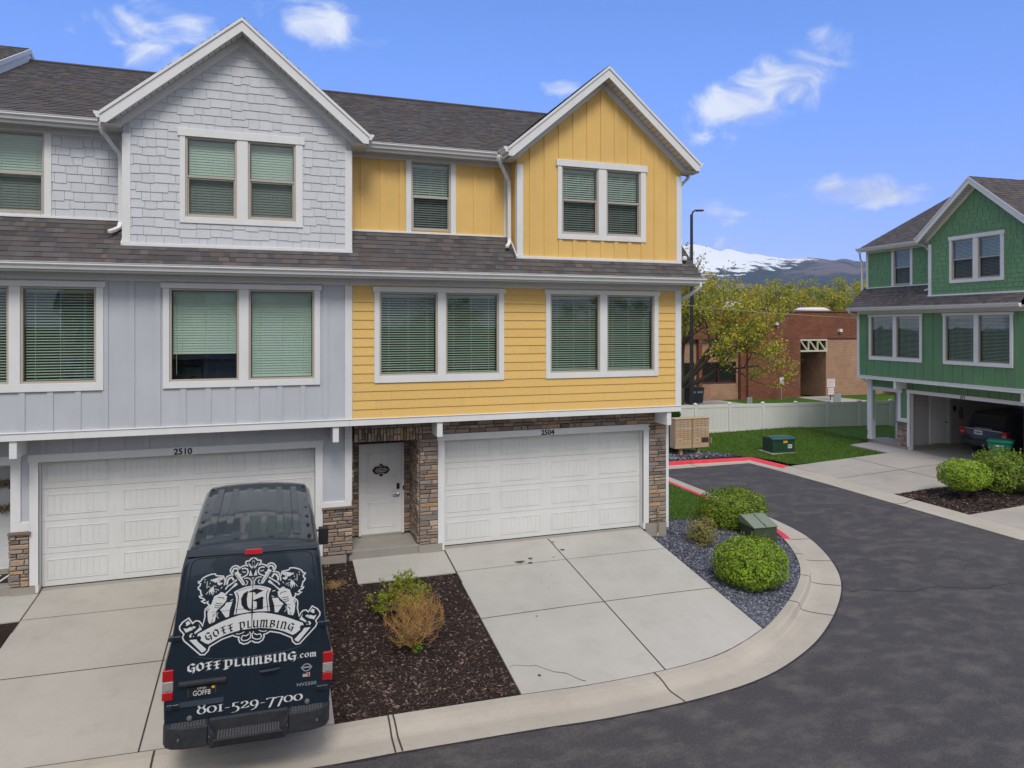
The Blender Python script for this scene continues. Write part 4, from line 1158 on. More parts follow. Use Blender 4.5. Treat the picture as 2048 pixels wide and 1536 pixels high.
    ds.build('downspout', M['white_metal'], root, bevel=.008)
    if right_end:
        ds = MB(); xx = BX1 + .05
        ds.rect_tube([(AX + tail + .02, -.45, zt_ - .10), (AX + tail + .02, -.45, zt_ - .2), (AX + tail - .02, -.45, zt_ - .28), (xx + .04, -.45, zt_ - .46), (xx, -.45, zt_ - .55), (xx, -.45, 6.75)], .06, .075, side=(1, 0, 0)); ds.build('downspout', M['white_metal'], root, bevel=.008)
        ds = MB(); ds.rect_tube([(X1 + .26, -1.05, 5.89), (X1 + .26, -1.05, 5.80), (X1 + .24, -1.0, 5.74), (X1 + .09, -.4, 5.46), (X1 + .055, -.3, 5.4), (X1 + .055, -.25, 5.3), (X1 + .055, -.2, 3.0), (X1 + .055, -.15, 2.9), (X1 + .05, .12, 2.6), (X1 + .05, .14, 2.5), (X1 + .05, .14, .62)], .06, .075, side=(1, 0, 0)); ds.build('downspout', M['white_metal'], root, bevel=.008)
        ds = MB(); ds.tube([(X1 + .05, .14, .62), (X1 + .05, .14, -.35)], .05, 10); ds.build('downspout_boot', M['black'], root)
        cm = MB(); cm.lathe([(.05, 6.44), (.055, 6.48), (.05, 6.52), (.02, 6.54)], X1 + .09, -.66, 12); cm.lathe([(.045, 6.40), (.05, 6.44)], X1 + .09, -.66, 12, 1); cm.build('security_camera', [M['white'], M['black']], root)
        fb = MB(); fb.tube([(5.27, -.05, .42), (5.27, -.10, .44), (5.27, -.13, .40), (5.27, -.13, .33)], .016, 8); fb.tube([(5.23, -.13, .45), (5.31, -.13, .45)], .012, 8); fb.tube([(5.27, -.13, .33), (5.28, -.14, .1), (5.27, -.13, -.12), (5.22, -.16, -.2)], .011, 8); fb.build('hose_tap', M['brass'], root)
    if left_end:
        ds = MB(); ds.rect_tube([(m0 + .2, -.5, 8.55), (m0 + .2, -.5, 8.46), (L0 - .1, -.35, 8.2), (L0 - .06, -.3, 8.1), (L0 - .06, -.3, 6.8)], .06, .07); ds.build('downspout', M['white_metal'], root, bevel=.008)
        ds = MB(); ds.rect_tube([(e0 + .12, -1.05, 5.88), (e0 + .12, -1.05, 5.80), (L0 - .08, -.5, 5.5), (L0 - .05, -.4, 5.4), (L0 - .05, -.35, 2.9), (L0 - .02, -.0, 2.6), (L0 - .02, 0, .5)], .06, .07); ds.build('downspout', M['white_metal'], root, bevel=.008)
    return root
M['maroon_paint'] = plain('maroon_paint', (.12, .012, .015), .4)
M['plaster'] = painted('garage_plaster', (.50, .47, .46), .8, .05, 1.2, .1)
OPN, HALF, CL = ('open', 1.0), ('half', 1.0), ('closed', 1.0)
yellow = townhouse('yellow_townhouse', 'yellow townhouse with stone entry and white garage door numbered 2504', dict(mid=M['yellow'], up=M['yellow'], mid_style='lap', up_style='batten', party=True), (0, 0, 0), 0, '2504', 'stone', right_end=True, seed=1,
    mid_blinds=[OPN] * 4, top_blinds=[HALF, HALF], rec_blinds=[HALF])
grey = townhouse('grey_townhouse', 'pale grey townhouse with shake gable, garage door numbered 2510 behind the van', dict(mid=M['grey'], up=M['grey'], mid_style='batten', up_style='shake', shake='grey_shake', party=True), (-7.66, 0, 0), 0, '2510', 'siding', seed=2,
    mid_blinds=[OPN, OPN, ('closed', .72), CL], top_blinds=[CL, CL], rec_blinds=[CL])
green = townhouse('green_townhouse', 'green townhouse across the lane with its garage numbered 371 open', dict(mid=M['green'], up=M['green'], mid_style='batten', up_style='shake', shake='green_shake', party=False), (GX, GYW, GZ), R(-92.872), '371', 'siding', left_end=True, open_garage=True, seed=3,
    mid_blinds=[OPN] * 4, top_blinds=[HALF, HALF], rec_blinds=[HALF])
CREST_OUTLINE = [(-0.042,2.723),(-0.006,2.71),(0.008,2.69),(0.045,2.685),(0.054,2.665),(0.028,2.628),(0.064,2.637),(0.101,2.622),(0.12,2.606),(0.138,2.634),(0.169,2.643),(0.202,2.631),(0.226,2.597),(0.222,2.568),(0.195,2.532),(0.228,2.531),(0.26,2.516),(0.275,2.486),(0.289,2.412),(0.293,2.499),(0.302,2.525),(0.348,2.533),(0.385,2.54),(0.394,2.561),(0.441,2.56),(0.479,2.547),(0.512,2.534),(0.536,2.517),(0.556,2.486),(0.58,2.484),(0.578,2.469),(0.557,2.456),(0.562,2.431),(0.581,2.415),(0.577,2.391),(0.554,2.373),(0.55,2.339),(0.537,2.311),(0.565,2.306),(0.556,2.289),(0.519,2.273),(0.505,2.255),(0.539,2.244),(0.502,2.216),(0.468,2.234),(0.474,2.214),(0.451,2.187),(0.494,2.143),(0.5,2.118),(0.497,2.05),(0.521,1.944),(0.536,1.977),(0.564,2.009),(0.601,2.014),(0.631,1.987),(0.676,2.056),(0.74,2.015),(0.774,1.967),(0.771,1.928),(0.724,1.868),(0.74,1.832),(0.722,1.79),(0.537,1.599),(0.49,1.595),(0.451,1.634),(0.436,1.685),(0.299,1.759),(0.178,1.792),(0.142,1.772),(0.105,1.762),(0.111,1.737),(0.094,1.695),(0.049,1.669),(0.003,1.675),(-0.034,1.701)]
CREST = [('w',[(-0.042,2.624),(-0.054,2.659),(-0.044,2.698),(-0.023,2.656),(-0.029,2.623)]),('w',[(-0.016,2.615),(-0.011,2.629),(0.016,2.661),(0.024,2.661),(0.001,2.614)]),('w',[(-0.042,2.619),(-0.001,2.615),(-0.007,2.602),(-0.042,2.605)]),('w',[(-0.042,2.602),(-0.011,2.6),(-0.016,2.593),(-0.041,2.595)]),('w',[(-0.032,2.502),(0.01,2.504),(-0.005,2.578)]),('W0.0153',[(0.095,2.594),(0.065,2.603),(0.031,2.589),(0.019,2.552),(0.033,2.519),(0.068,2.499),(0.089,2.49)]),('W0.0105',[(0.044,2.555),(0.071,2.552),(0.087,2.565)]),('w',[(0.139,2.578),(0.181,2.548),(0.084,2.396),(0.064,2.393),(0.053,2.416)]),('W0.0192',[(0.134,2.583),(0.154,2.61),(0.184,2.606),(0.201,2.58),(0.192,2.559)]),('W0.0124',[(0.097,2.528),(0.122,2.533),(0.145,2.524)]),('N0.0053',[(0.161,2.537),(0.07,2.415)]),('W0.0115',[(-0.02,2.392),(-0.021,2.435),(0.0,2.469),(0.032,2.481),(0.064,2.476)]),('W0.0096',[(0.044,2.453),(0.022,2.431),(0.029,2.406),(0.05,2.392)]),('W0.0077',[(-0.025,2.483),(-0.036,2.46),(-0.034,2.39)]),('w',[(-0.036,2.383),(0.053,2.371),(0.127,2.347),(0.178,2.322),(0.154,2.259),(0.149,2.197),(0.171,2.044),(-0.027,2.059)]),('N0.0096',[(0.146,2.313),(0.124,2.262),(0.128,2.199),(0.148,2.049)]),('N0.0034',[(-0.035,2.365),(0.063,2.35),(0.132,2.327)]),('w',[(-0.045,2.036),(0.016,2.041),(0.098,2.033),(0.2,2.008),(0.316,1.971),(0.434,1.919),(0.568,1.856),(0.578,1.825),(0.545,1.829),(0.531,1.801),(0.541,1.775),(0.486,1.733),(0.449,1.717),(0.345,1.773),(0.251,1.81),(0.159,1.833),(0.067,1.848),(-0.04,1.853)]),('w',[(0.584,1.79),(0.664,1.791),(0.52,1.623),(0.484,1.64),(0.473,1.661),(0.57,1.762)]),('w',[(0.624,1.867),(0.648,1.868),(0.669,1.84),(0.654,1.817),(0.639,1.827),(0.645,1.846)]),('w',[(0.608,1.836),(0.626,1.837),(0.621,1.821)]),('w',[(0.565,1.974),(0.554,1.931),(0.61,1.876),(0.606,1.856),(0.526,1.904)]),('w',[(0.677,2.024),(0.711,2.003),(0.7,1.987),(0.708,1.966),(0.688,1.966),(0.653,1.989)]),('w',[(0.651,1.949),(0.699,1.929),(0.732,1.941),(0.705,1.884),(0.623,1.914)]),('w',[(0.594,1.941),(0.622,1.954),(0.644,1.94),(0.623,1.931),(0.635,1.917),(0.604,1.928)]),('W0.0096',[(0.141,1.806),(0.105,1.799),(0.068,1.809),(0.045,1.821)]),('W0.0124',[(-0.009,1.789),(0.023,1.77),(0.064,1.776),(0.081,1.74),(0.061,1.714),(0.016,1.713),(-0.026,1.738),(-0.031,1.782),(-0.014,1.814)]),('w',[(0.139,2.42),(0.161,2.434),(0.199,2.386),(0.237,2.348),(0.284,2.31),(0.293,2.324),(0.325,2.336),(0.345,2.314),(0.401,2.289),(0.407,2.264),(0.417,2.239),(0.427,2.204),(0.451,2.172),(0.48,2.135),(0.472,2.101),(0.463,2.004),(0.446,1.961),(0.424,1.969),(0.386,1.982),(0.375,2.038),(0.369,2.112),(0.34,2.139),(0.297,2.182),(0.264,2.22),(0.253,2.279),(0.276,2.286),(0.238,2.329),(0.2,2.366),(0.139,2.404)]),('N0.0077',[(0.286,2.242),(0.299,2.265),(0.36,2.271)]),('N0.0081',[(0.306,2.195),(0.348,2.196),(0.38,2.208)]),('N0.0081',[(0.316,2.17),(0.353,2.169),(0.391,2.187)]),('N0.0081',[(0.335,2.148),(0.363,2.146),(0.395,2.162)]),('N0.0086',[(0.383,2.076),(0.402,2.064),(0.41,2.039)]),('N0.0067',[(0.408,2.015),(0.426,1.974)]),('N0.0067',[(0.447,2.148),(0.471,2.116),(0.467,2.097)]),('W0.0163',[(0.147,2.468),(0.179,2.446),(0.217,2.418),(0.254,2.395),(0.276,2.362)]),('W0.0211',[(0.183,2.465),(0.205,2.502),(0.233,2.495),(0.255,2.463),(0.258,2.417)]),('w',[(0.307,2.516),(0.353,2.517),(0.396,2.504),(0.443,2.495),(0.444,2.481),(0.411,2.469),(0.388,2.452),(0.373,2.467),(0.366,2.434),(0.347,2.416),(0.314,2.43),(0.308,2.447),(0.336,2.45),(0.34,2.474),(0.308,2.487)]),('N0.0043',[(0.344,2.499),(0.354,2.474),(0.348,2.445)]),('N0.0048',[(0.417,2.488),(0.431,2.488)]),('W0.0072',[(0.433,2.404),(0.46,2.357),(0.45,2.317)]),('W0.0072',[(0.427,2.365),(0.4,2.348),(0.422,2.304)]),('W0.0072',[(0.394,2.378),(0.357,2.367),(0.353,2.352)]),('W0.0072',[(0.47,2.351),(0.492,2.32)]),('W0.0072',[(0.481,2.478),(0.484,2.433),(0.483,2.394)]),('W0.0072',[(0.452,2.407),(0.475,2.419)]),('W0.0072',[(0.407,2.421),(0.379,2.409)]),('W0.0072',[(0.448,2.461),(0.451,2.441)]),('W0.0072',[(0.496,2.503),(0.518,2.499)]),('W0.0072',[(0.511,2.48),(0.507,2.461)]),('W0.0072',[(0.376,2.355),(0.381,2.335)]),('W0.0072',[(0.31,2.4),(0.329,2.374)]),('w',[(0.41,2.42),(0.446,2.373),(0.465,2.362),(0.442,2.344),(0.424,2.312),(0.418,2.351),(0.4,2.343)]),('w',[(0.19,2.206),(0.264,2.199),(0.279,2.165),(0.329,2.12),(0.264,2.019),(0.228,2.025),(0.218,2.117)]),('W0.0086',[(0.185,2.232),(0.213,2.219)]),('W0.0105',[(0.193,2.289),(0.229,2.296)]),('W0.0067',[(0.351,2.089),(0.365,2.063),(0.361,2.039),(0.343,2.017)])]
CREST_G = [[(-0.092,2.323),(-0.143,2.291),(-0.17,2.232),(-0.163,2.158),(-0.127,2.099),(-0.074,2.072),(0.088,2.08),(0.085,2.207),(0.1,2.212),(0.073,2.236),(-0.037,2.195),(0.013,2.177),(0.015,2.097),(-0.028,2.083),(-0.075,2.1),(-0.096,2.145),(-0.104,2.22),(-0.092,2.304)],[(-0.086,2.31),(-0.0,2.342),(0.088,2.309),(-0.015,2.26),(0.001,2.283),(-0.028,2.301),(-0.086,2.301)]]
# ---------------------------------------------------------------- plumber's van
VX = .038
def car_paint(name, c, coat=1.0, rough=.32, metal=.0):
    m = NT(name); n = m.noise(420, 2); m.base(m.mix(m.ramp(n, [(.55, 0.0), (.8, .25)]), c, tuple(min(1, x * 2.2 + .004) for x in c)))
    m.rough(rough); m.b.inputs['Coat Weight'].default_value = coat; m.b.inputs['Coat Roughness'].default_value = .03; m.b.inputs['Metallic'].default_value = metal
    return m.mat
M['navy'] = car_paint('navy_metallic_paint', (.005, .0145, .027), .7, .4)
M['decal'] = plain('white_vinyl_decal', (.70, .70, .69), .45)
M['decal_dark'] = plain('navy_vinyl_decal', (.014, .015, .024), .4)
M['tyre'] = plain('tyre_rubber', (.02, .02, .02), .85)
M['bumper'] = painted('textured_bumper_plastic', (.032, .033, .037), .62, .25, 14, .4)
M['tread'] = plain('step_tread', (.085, .086, .092), .6)
M['lens_red'] = plain('red_lens', (.42, .006, .010), .12, 0, 1.0)
M['lens_clear'] = plain('clear_lens', (.42, .41, .40), .15, .3, 1.0)
M['amber'] = plain('amber_sticker', (.75, .42, .03), .5)
M['car_glass'] = plain('dark_car_glass', (.008, .009, .010), .06, 0, 1.0)
M['rubber_grey'] = plain('grey_rubber', (.13, .125, .12), .7)
M['silver'] = plain('silver_badge', (.36, .37, .40), .35, .2)
M['blue'] = plain('sticker_blue', (.03, .05, .18), .5); M['orange'] = plain('sticker_orange', (.70, .30, .16), .5)

# ---- broad-nib lettering
GL = {
 'G': (.74, [[(.64,.80),(.38,.97),(.12,.76),(.12,.26),(.38,.05),(.62,.20),(.62,.50)],[(.40,.47),(.74,.50)],[(.62,.22),(.60,-.08),(.50,-.20)]]),
 'O': (.70, [[(.35,.98),(.10,.76),(.10,.26),(.35,.02),(.60,.24),(.60,.74),(.35,.98)]]),
 'F': (.66, [[(.06,.88),(.66,.98)],[(.34,.92),(.34,.12),(.16,-.06)],[(.10,.50),(.58,.54)],[(.34,.12),(.52,.06)]]),
 'P': (.72, [[(.20,.98),(.20,-.20)],[(.0,.88),(.20,.98)],[(.20,.88),(.54,.94),(.62,.74),(.62,.28),(.42,.08),(.20,.12)],[(.02,-.12),(.38,-.10)]]),
 'L': (.58, [[(.20,.98),(.20,.08),(.56,.10)],[(.04,.88),(.20,.98)]]),
 'U': (.70, [[(.02,.90),(.14,.97),(.14,.20),(.32,.03),(.54,.18)],[(.44,.90),(.56,.97),(.56,.06),(.68,.0)]]),
 'M': (.96, [[(.02,.88),(.14,.97),(.14,.04),(.22,.0)],[(.14,.82),(.34,.97),(.46,.82),(.46,.04),(.54,.0)],[(.46,.82),(.66,.97),(.78,.82),(.78,.06),(.92,.0)]]),
 'B': (.68, [[(.18,.98),(.18,.06)],[(.02,.88),(.18,.98)],[(.18,.90),(.50,.94),(.54,.66),(.22,.52)],[(.22,.52),(.58,.46),(.60,.16),(.36,.02),(.08,.08)]]),
 'I': (.40, [[(.04,.88),(.18,.97),(.18,.06),(.34,.02)]]),
 'N': (.70, [[(.02,.88),(.14,.97),(.14,.04),(.22,.0)],[(.14,.80),(.38,.97),(.54,.80),(.54,.06),(.68,.0)]]),
 'c': (.60, [[(.52,.74),(.32,.92),(.12,.72),(.12,.26),(.32,.05),(.54,.22)]]),
 'o': (.66, [[(.33,.95),(.10,.72),(.10,.28),(.33,.05),(.56,.28),(.56,.72),(.33,.95)]]),
 'm': (1.0, [[(.02,.86),(.14,.94),(.14,.04),(.24,.02)],[(.14,.80),(.36,.95),(.48,.78),(.48,.04),(.58,.02)],[(.48,.80),(.68,.95),(.80,.78),(.80,.06),(.94,.02)]]),
 '.': (.26, [[(.08,.06),(.18,.16)]]), ' ': (.36, []),
}
def ell(cx, cz, rx, rz, a0, a1, n=14): return [(cx + rx * math.cos(R(a0 + (a1 - a0) * k / n)), cz + rz * math.sin(R(a0 + (a1 - a0) * k / n))) for k in range(n + 1)]
DG = {
 '8': (.62, [ell(.31,.76,.20,.22,0,360,18), ell(.31,.28,.25,.28,0,360,18)]),
 '0': (.66, [ell(.33,.32,.28,.31,0,360,20)]),
 '1': (.42, [[(.21,.62),(.21,.02)],[(.07,.63),(.35,.63)],[(.05,.012),(.37,.012)]]),
 '5': (.60, [[(.52,.63),(.16,.63)],[(.17,.63),(.15,.28)],ell(.22,.02,.30,.28,95,-95,12)+[(.06,-.28)]]),
 '2': (.60, [[(.08,.46)]+ell(.28,.46,.20,.19,150,-20,9)+[(.08,.04)],[(.06,.025),(.54,.035)],[(.54,.04),(.56,.14)]]),
 '9': (.64, [ell(.31,.36,.24,.27,0,360,18), [(.55,.36),(.53,.12),(.40,-.14),(.12,-.30)]]),
 '7': (.58, [[(.05,.52),(.06,.62),(.55,.62)],[(.55,.61),(.24,-.30)]]),
 '-': (.42, [[(.06,.26),(.36,.26)]]),
}
def letter_polys(text, table, h, nib, wt, gap=.10, mn=.22):
    """quads of every pen stroke, laid out from x = 0 on the baseline; returns (polygons per glyph, width)"""
    a = R(nib); n0 = Vector((math.cos(a), math.sin(a))) * wt * .5; out = []; x = 0.0
    for ch in text:
        adv, strokes = table[ch]; polys = []
        for st in strokes:
            pts = [Vector(p) for p in st]
            for p, q in zip(pts, pts[1:]):
                t = (q - p)
                if t.length < 1e-6: continue
                t = t.normalized(); pr = Vector((-t.y, t.x)); k = n0.dot(pr)
                nn = n0 if abs(k) > wt * mn * .5 else n0 + pr * (math.copysign(wt * mn * .5, k) - k)
                polys.append([((v.x + x) * h, v.y * h) for v in (p - nn, q - nn, q + nn, p + nn)])
        out.append((x * h, adv * h, polys)); x += adv + gap
    return out, (x - gap) * h
def add_flat(mb, poly, y, mi):
    ar = sum(poly[i][0] * poly[(i + 1) % len(poly)][1] - poly[(i + 1) % len(poly)][0] * poly[i][1] for i in range(len(poly)))
    if ar < 0: poly = poly[::-1]
    mb.poly([(px_, y, pz_) for px_, pz_ in poly], mi)
def write_line(mb, text, table, x0, x1, z, h, nib, wt, y, mi, gap=.10, mn=.22):
    gl, wd = letter_polys(text, table, h, nib, wt, gap, mn); s_ = (x1 - x0) / wd; k = 0
    for _, _, polys in gl:
        for pl in polys:
            add_flat(mb, [(x0 + a * s_, z + b) for a, b in pl], y - .00012 * (k % 9), mi); k += 1
def stroke2d(mb, pts, wd, y, mi):
    P = [Vector(p) for p in pts]; L_, R_ = [], []
    for i, p in enumerate(P):
        a = (P[i] - P[i-1]) if i else (P[1] - P[0]); b = (P[i+1] - P[i]) if i < len(P) - 1 else a
        a = a.normalized(); b = b.normalized(); na, nb = Vector((-a.y, a.x)), Vector((-b.y, b.x)); m = na + nb
        m = m.normalized() if m.length > .3 else na
        f = wd * .5 / max(.55, m.dot(na)); L_.append(p + m * f); R_.append(p - m * f)
    for i in range(len(P) - 1):
        add_flat(mb, [tuple(R_[i]), tuple(R_[i+1]), tuple(L_[i+1]), tuple(L_[i])], y - .00008 * (i % 3), mi)

van = thing('plumbing_van', 'dark navy high-roof plumbing van backed across the grey house drive', 'van', (-3.848, -5.85, -.70))
van.rotation_euler = (0, R(1.5), 0)
PROF = [(0,0),(.90,0),(.965,.03),(.985,.12),(1.0,.32),(.985,.42),(.93,.52),(.90,.60),(.865,.76),(.83,.90),(.80,.955),(.74,.985),(.55,.997),(.28,1.006),(0,1.01)]
def ring(y, zb, zt, ws=1.0, roofpinch=1.0):
    half = [(.98 * a * ws * (roofpinch if b > .6 else 1), zb + (zt - zb) * b) for a, b in PROF]
    return [(x, y, z) for x, z in half] + [(-x, y, z) for x, z in half[-2:0:-1]]
b = MB()
b.loft([ring(0, .62, 2.775, .985), ring(.025, .61, 2.815, .994), ring(.075, .60, 2.845), ring(.3, .60, 2.87), ring(1.2, .62, 2.93), ring(2.2, .72, 2.985), ring(2.9, .78, 2.99), ring(3.2, .82, 2.955, 1, .98), ring(3.55, .85, 2.80, 1, .95), ring(3.85, .88, 2.56, 1, .92), ring(4.35, .92, 2.18, 1, .97), ring(4.5, .93, 2.07, 1.0), ring(5.05, .98, 1.93, .98), ring(5.3, 1.0, 1.72, .93), ring(5.38, 1.02, 1.5, .9)])
body = b.build('body', M['navy'], van, smooth=True, recalc=True)
# roof pressings and the black roof-rack points
b = MB()
for x in (-.54, -.33, -.12, .10, .31, .52):
    b.hexa([(x - .055, .42, 2.84), (x + .055, .42, 2.84), (x + .055, 2.62, 2.9), (x - .055, 2.62, 2.9)], [(x - .045, .45, 2.906 + .006 * (1 - abs(x))), (x + .045, .45, 2.906 + .006 * (1 - abs(x))), (x + .045, 2.6, 3.018), (x - .045, 2.6, 3.018)])
b.build('roof_rib', M['navy'], van, bevel=.004)
b = MB()
for sg in (-1, 1):
    for y in (.32, .75, 1.12, 1.55, 1.95, 2.4, 2.75): b.box(sg * .675 - .02, sg * .675 + .02, y, y + .08, 2.80 + .05 * y * .9, 2.858 + .05 * y * .9)
for x in (-.22, 0.0, .20): b.box(x - .03, x + .03, .30, .36, 2.86, 2.892)
b.build('rack_mount', M['black'], van)
# rear doors: shut lines, feature crease, window outline
d = MB(); y = -.0025
stroke2d(d, [(0, .70), (0, 2.755)], .010, y, 0)
for sg in (-1, 1):
    stroke2d(d, [(sg * x, z) for x, z in [(.02, 2.762), (.60, 2.757), (.665, 2.74), (.70, 2.69), (.735, 2.40), (.775, 2.05), (.80, 1.80), (.835, 1.50), (.845, 1.20), (.85, .72)]], .009, y, 0)
    stroke2d(d, [(sg * x, z) for x, z in [(.02, 2.105), (.56, 2.10), (.64, 2.075), (.69, 2.02)]], .006, y, 0)
d.build('shut_line', M['black'], van)
d = MB()
d.tube([(-.80 + 1.60 * t, .012, 1.50 + .14 * (2 * abs(t - .5)) ** 2.6) for t in [k / 24 for k in range(25)]], [.018 - .010 * (2 * abs(k / 24 - .5)) ** 4 for k in range(25)], 8)
d.build('door_crease', M['navy'], van, smooth=True); d = MB()
d.prism([(.0, 2.775), (-.016, 2.79), (-.002, 2.835), (.06, 2.85), (.06, 2.775)], 'x', -.76, .76); d.build('roof_edge', M['navy'], van, smooth=True); d = MB()
d.prism([(.02, 1.0), (-.022, 1.0), (.0, 1.055), (.02, 1.06)], 'x', -.79, -.30)
d.build('plate_ledge', M['navy'], van)
# decals
d = MB(); yw, yn = -.0032, -.0048
for mir in (1, -1):
    T = lambda p: (mir * (p[0] + VX), p[1])
    stroke2d(d, [T(p) for p in CREST_OUTLINE], .016, yw, 0)
    for i, (k, pts) in enumerate(CREST):
        q = [T(p) for p in pts]
        if k[0] == 'w': d.flat(q, yw - .0003 - .00001 * i, 0)
        elif k[0] == 'n': d.flat(q, yn - .00001 * i, 1)
        elif k[0] == 'W': stroke2d(d, q, float(k[1:]), yw - .0006 - .00001 * i, 0)
        else: stroke2d(d, q, float(k[1:]), yn - .00001 * i, 1)
for i, pts in enumerate(CREST_G): d.flat([(p[0] + VX, p[1]) for p in pts], yn - .0009 - .0002 * i, 1)
stroke2d(d, [(0, 1.70), (0, 2.72)], .006, -.0068, 1)
for sg in (-1, 1): stroke2d(d, [(sg * .02, 2.105), (sg * .46, 2.101)], .0035, -.0069, 1)
# banner lettering follows its arc
gl, wd = letter_polys('GOFF PLUMBING', GL, .092, 40, .21, .09)
sx_ = 1.0 / wd; kk = 0
arc = lambda x: 1.862 - .40 * x * x
for gx, adv, polys in gl:
    cx = (gx + adv / 2) * sx_ - .5 - .015; an = math.atan(-.8 * cx); ca, sa = math.cos(an), math.sin(an)
    for pl in polys:
        add_flat(d, [(cx + ((a - gx - adv / 2) * sx_) * ca - b_ * sa, arc(cx) + ((a - gx - adv / 2) * sx_) * sa + b_ * ca) for a, b_ in pl], -.0062 - .0001 * (kk % 8), 1); kk += 1
write_line(d, 'GOFF', GL, -.755 + VX, -.385 + VX, 1.405, .098, 40, .24, yw, 0, .06)
write_line(d, 'PLUMBING', GL, -.350 + VX, .50 + VX, 1.405, .102, 40, .23, yw, 0, .06)
write_line(d, '.com', GL, .512 + VX, .745 + VX, 1.413, .062, 25, .20, yw, 0, .10)
write_line(d, '801-529-7700', DG, -.632 + VX, .588 + VX, .885, .128, 8, .155, yw, 0, .06, .30)
d.build('lettering', [M['decal'], M['decal_dark']], van)
# number plate with its lamp bar and sticker
p = MB(); p.box(-.735 + VX, -.428 + VX, -.012, 0, 1.105, 1.222); pl = p.build('number_plate', M['number'], van)
text_obj('GOFF8', .085, 'plate_lettering', M['decal'], pl, (-.585 + VX, -.013, 1.118), ext=.001, sx=.78)
text_obj('UTAH', .034, 'plate_lettering', M['decal'], pl, (-.585 + VX, -.013, 1.190), ext=.001, sx=1.1)
p = MB(); p.box(-.475 + VX, -.440 + VX, -.0145, -.012, 1.186, 1.214); p.build('plate_sticker', M['amber'], pl)
p = MB(); p.box(-.738 + VX, -.733 + VX, -.014, 0, 1.105, 1.21); p.box(-.43 + VX, -.426 + VX, -.014, 0, 1.12, 1.222); p.build('plate_frame', M['chrome'], pl)
p = MB(); p.box(-.846 + VX, -.305 + VX, -.05, .01, 1.252, 1.305); p.build('plate_lamp_bar', M['bumper'], van, bevel=.015, bsegs=2)
p = MB(); p.tube([(.07 + VX, -.03, 1.318), (.13 + VX, -.045, 1.325), (.24 + VX, -.045, 1.33), (.305 + VX, -.03, 1.333)], [.014, .017, .017, .012], 8); p.build('door_handle', M['bumper'], van, smooth=True)
p = MB(); p.lathe([(.06, -.004), (.05, -.0045)], .19 + VX, 1.30, 18, axis='y'); p.build('handle_cup', M['navy'], van)
e = MB()
for k in range(24):
    a0, a1 = R(15 * k), R(15 * (k + 1))
    q = [(.058 * math.cos(a0), .05 * math.sin(a0)), (.058 * math.cos(a1), .05 * math.sin(a1)), (.044 * math.cos(a1), .037 * math.sin(a1)), (.044 * math.cos(a0), .037 * math.sin(a0))]
    e.flat([(.627 + VX + a, 1.292 + c_) for a, c_ in q], -.012)
e.box(.627 + VX - .068, .627 + VX + .068, -.013, -.006, 1.284, 1.300); e.build('badge', M['silver'], van)
text_obj('NV2500', .056, 'model_lettering', M['silver'], van, (.632 + VX, -.0035, 1.062), ext=.002, sx=1.28)
e = MB(); e.box(.582 + VX, .630 + VX, -.004, 0, 1.170, 1.221, 0); e.box(.630 + VX, .672 + VX, -.004, 0, 1.170, 1.221, 1)
for k in range(3): e.box(.582 + VX, .630 + VX, -.0046, -.004, 1.174 + k * .012, 1.180 + k * .012, 2)
e.box(.644 + VX, .660 + VX, -.0046, -.004, 1.178, 1.212, 0); e.build('flag_sticker', [M['blue'], M['orange'], M['decal']], van)
for x, z in ((-.712 + VX, .855), (.645 + VX, .862)):
    e = MB(); e.lathe([(.030, 0), (.032, -.02), (.022, -.034), (.0, -.036)], x, z, 14, axis='y'); e.build('rubber_stop', M['rubber_grey'], van, smooth=True)
# lamps
for sg in (-1, 1):
    e = MB(); xa, xb = sg * .862, sg * .983
    lo, hi = min(xa, xb), max(xa, xb)
    e.box(lo, hi, -.022, .16, 1.10, 1.20, 0); e.box(lo, hi, -.020, .16, 1.20, 1.325, 1); e.box(lo, hi, -.024, .16, 1.325, 1.46, 0)
    e.lathe([(.034, -.026), (.026, -.029), (.0, -.030)], (lo + hi) / 2, 1.245, 14, 1, axis='y'); e.lathe([(.016, -.024), (.0, -.027)], (lo + hi) / 2, 1.30, 10, 2, axis='y')
    e.build('tail_lamp', [M['lens_red'], M['lens_clear'], M['amber']], van, bevel=.008)
    for z in (1.83, 1.02):
        h_ = MB(); h_.box(sg * .79 - .0, sg * .93, -.035, .02, z - .028, z + .028); h_.box(sg * .86, sg * .90, -.045, .02, z - .035, z + .035); h_.build('door_hinge', M['navy'], van, bevel=.006)
e = MB(); e.hexa([(-.105, -.03, 2.765), (.105, -.03, 2.765), (.105, .06, 2.765), (-.105, .06, 2.765)], [(-.10, -.01, 2.835), (.10, -.01, 2.835), (.10, .07, 2.84), (-.10, .07, 2.84)]); e.build('brake_lamp', M['lens_red'], van, bevel=.01)
# bumper with tread steps
e = MB()
for sg in (-1, 1):
    q = [(.46, -.15), (.74, -.145), (.86, -.115), (.93, -.06), (.962, .02), (.965, .3), (.46, .02)]
    e.prism([(sg * a, c_) for a, c_ in (q if sg > 0 else q[::-1])], 'z', .56, .815)
    e.hexa(*([[(sg * .46, -.15, .56), (sg * .34, -.17, .54), (sg * .34, .03, .54), (sg * .46, .03, .56)][::sg], [(sg * .46, -.15, .815), (sg * .36, -.205, .66), (sg * .36, .03, .66), (sg * .46, .03, .815)][::sg]]))
e.hexa([(-.44, -.17, .54), (.44, -.17, .54), (.45, .0, .54), (-.45, .0, .54)], [(-.39, -.21, .655), (.39, -.21, .655), (.39, -.02, .67), (-.39, -.02, .67)])
e.box(-.46, .46, -.03, .02, .60, .82)
bp = e.build('bumper', M['bumper'], van, bevel=.018, bsegs=2)
e = MB()
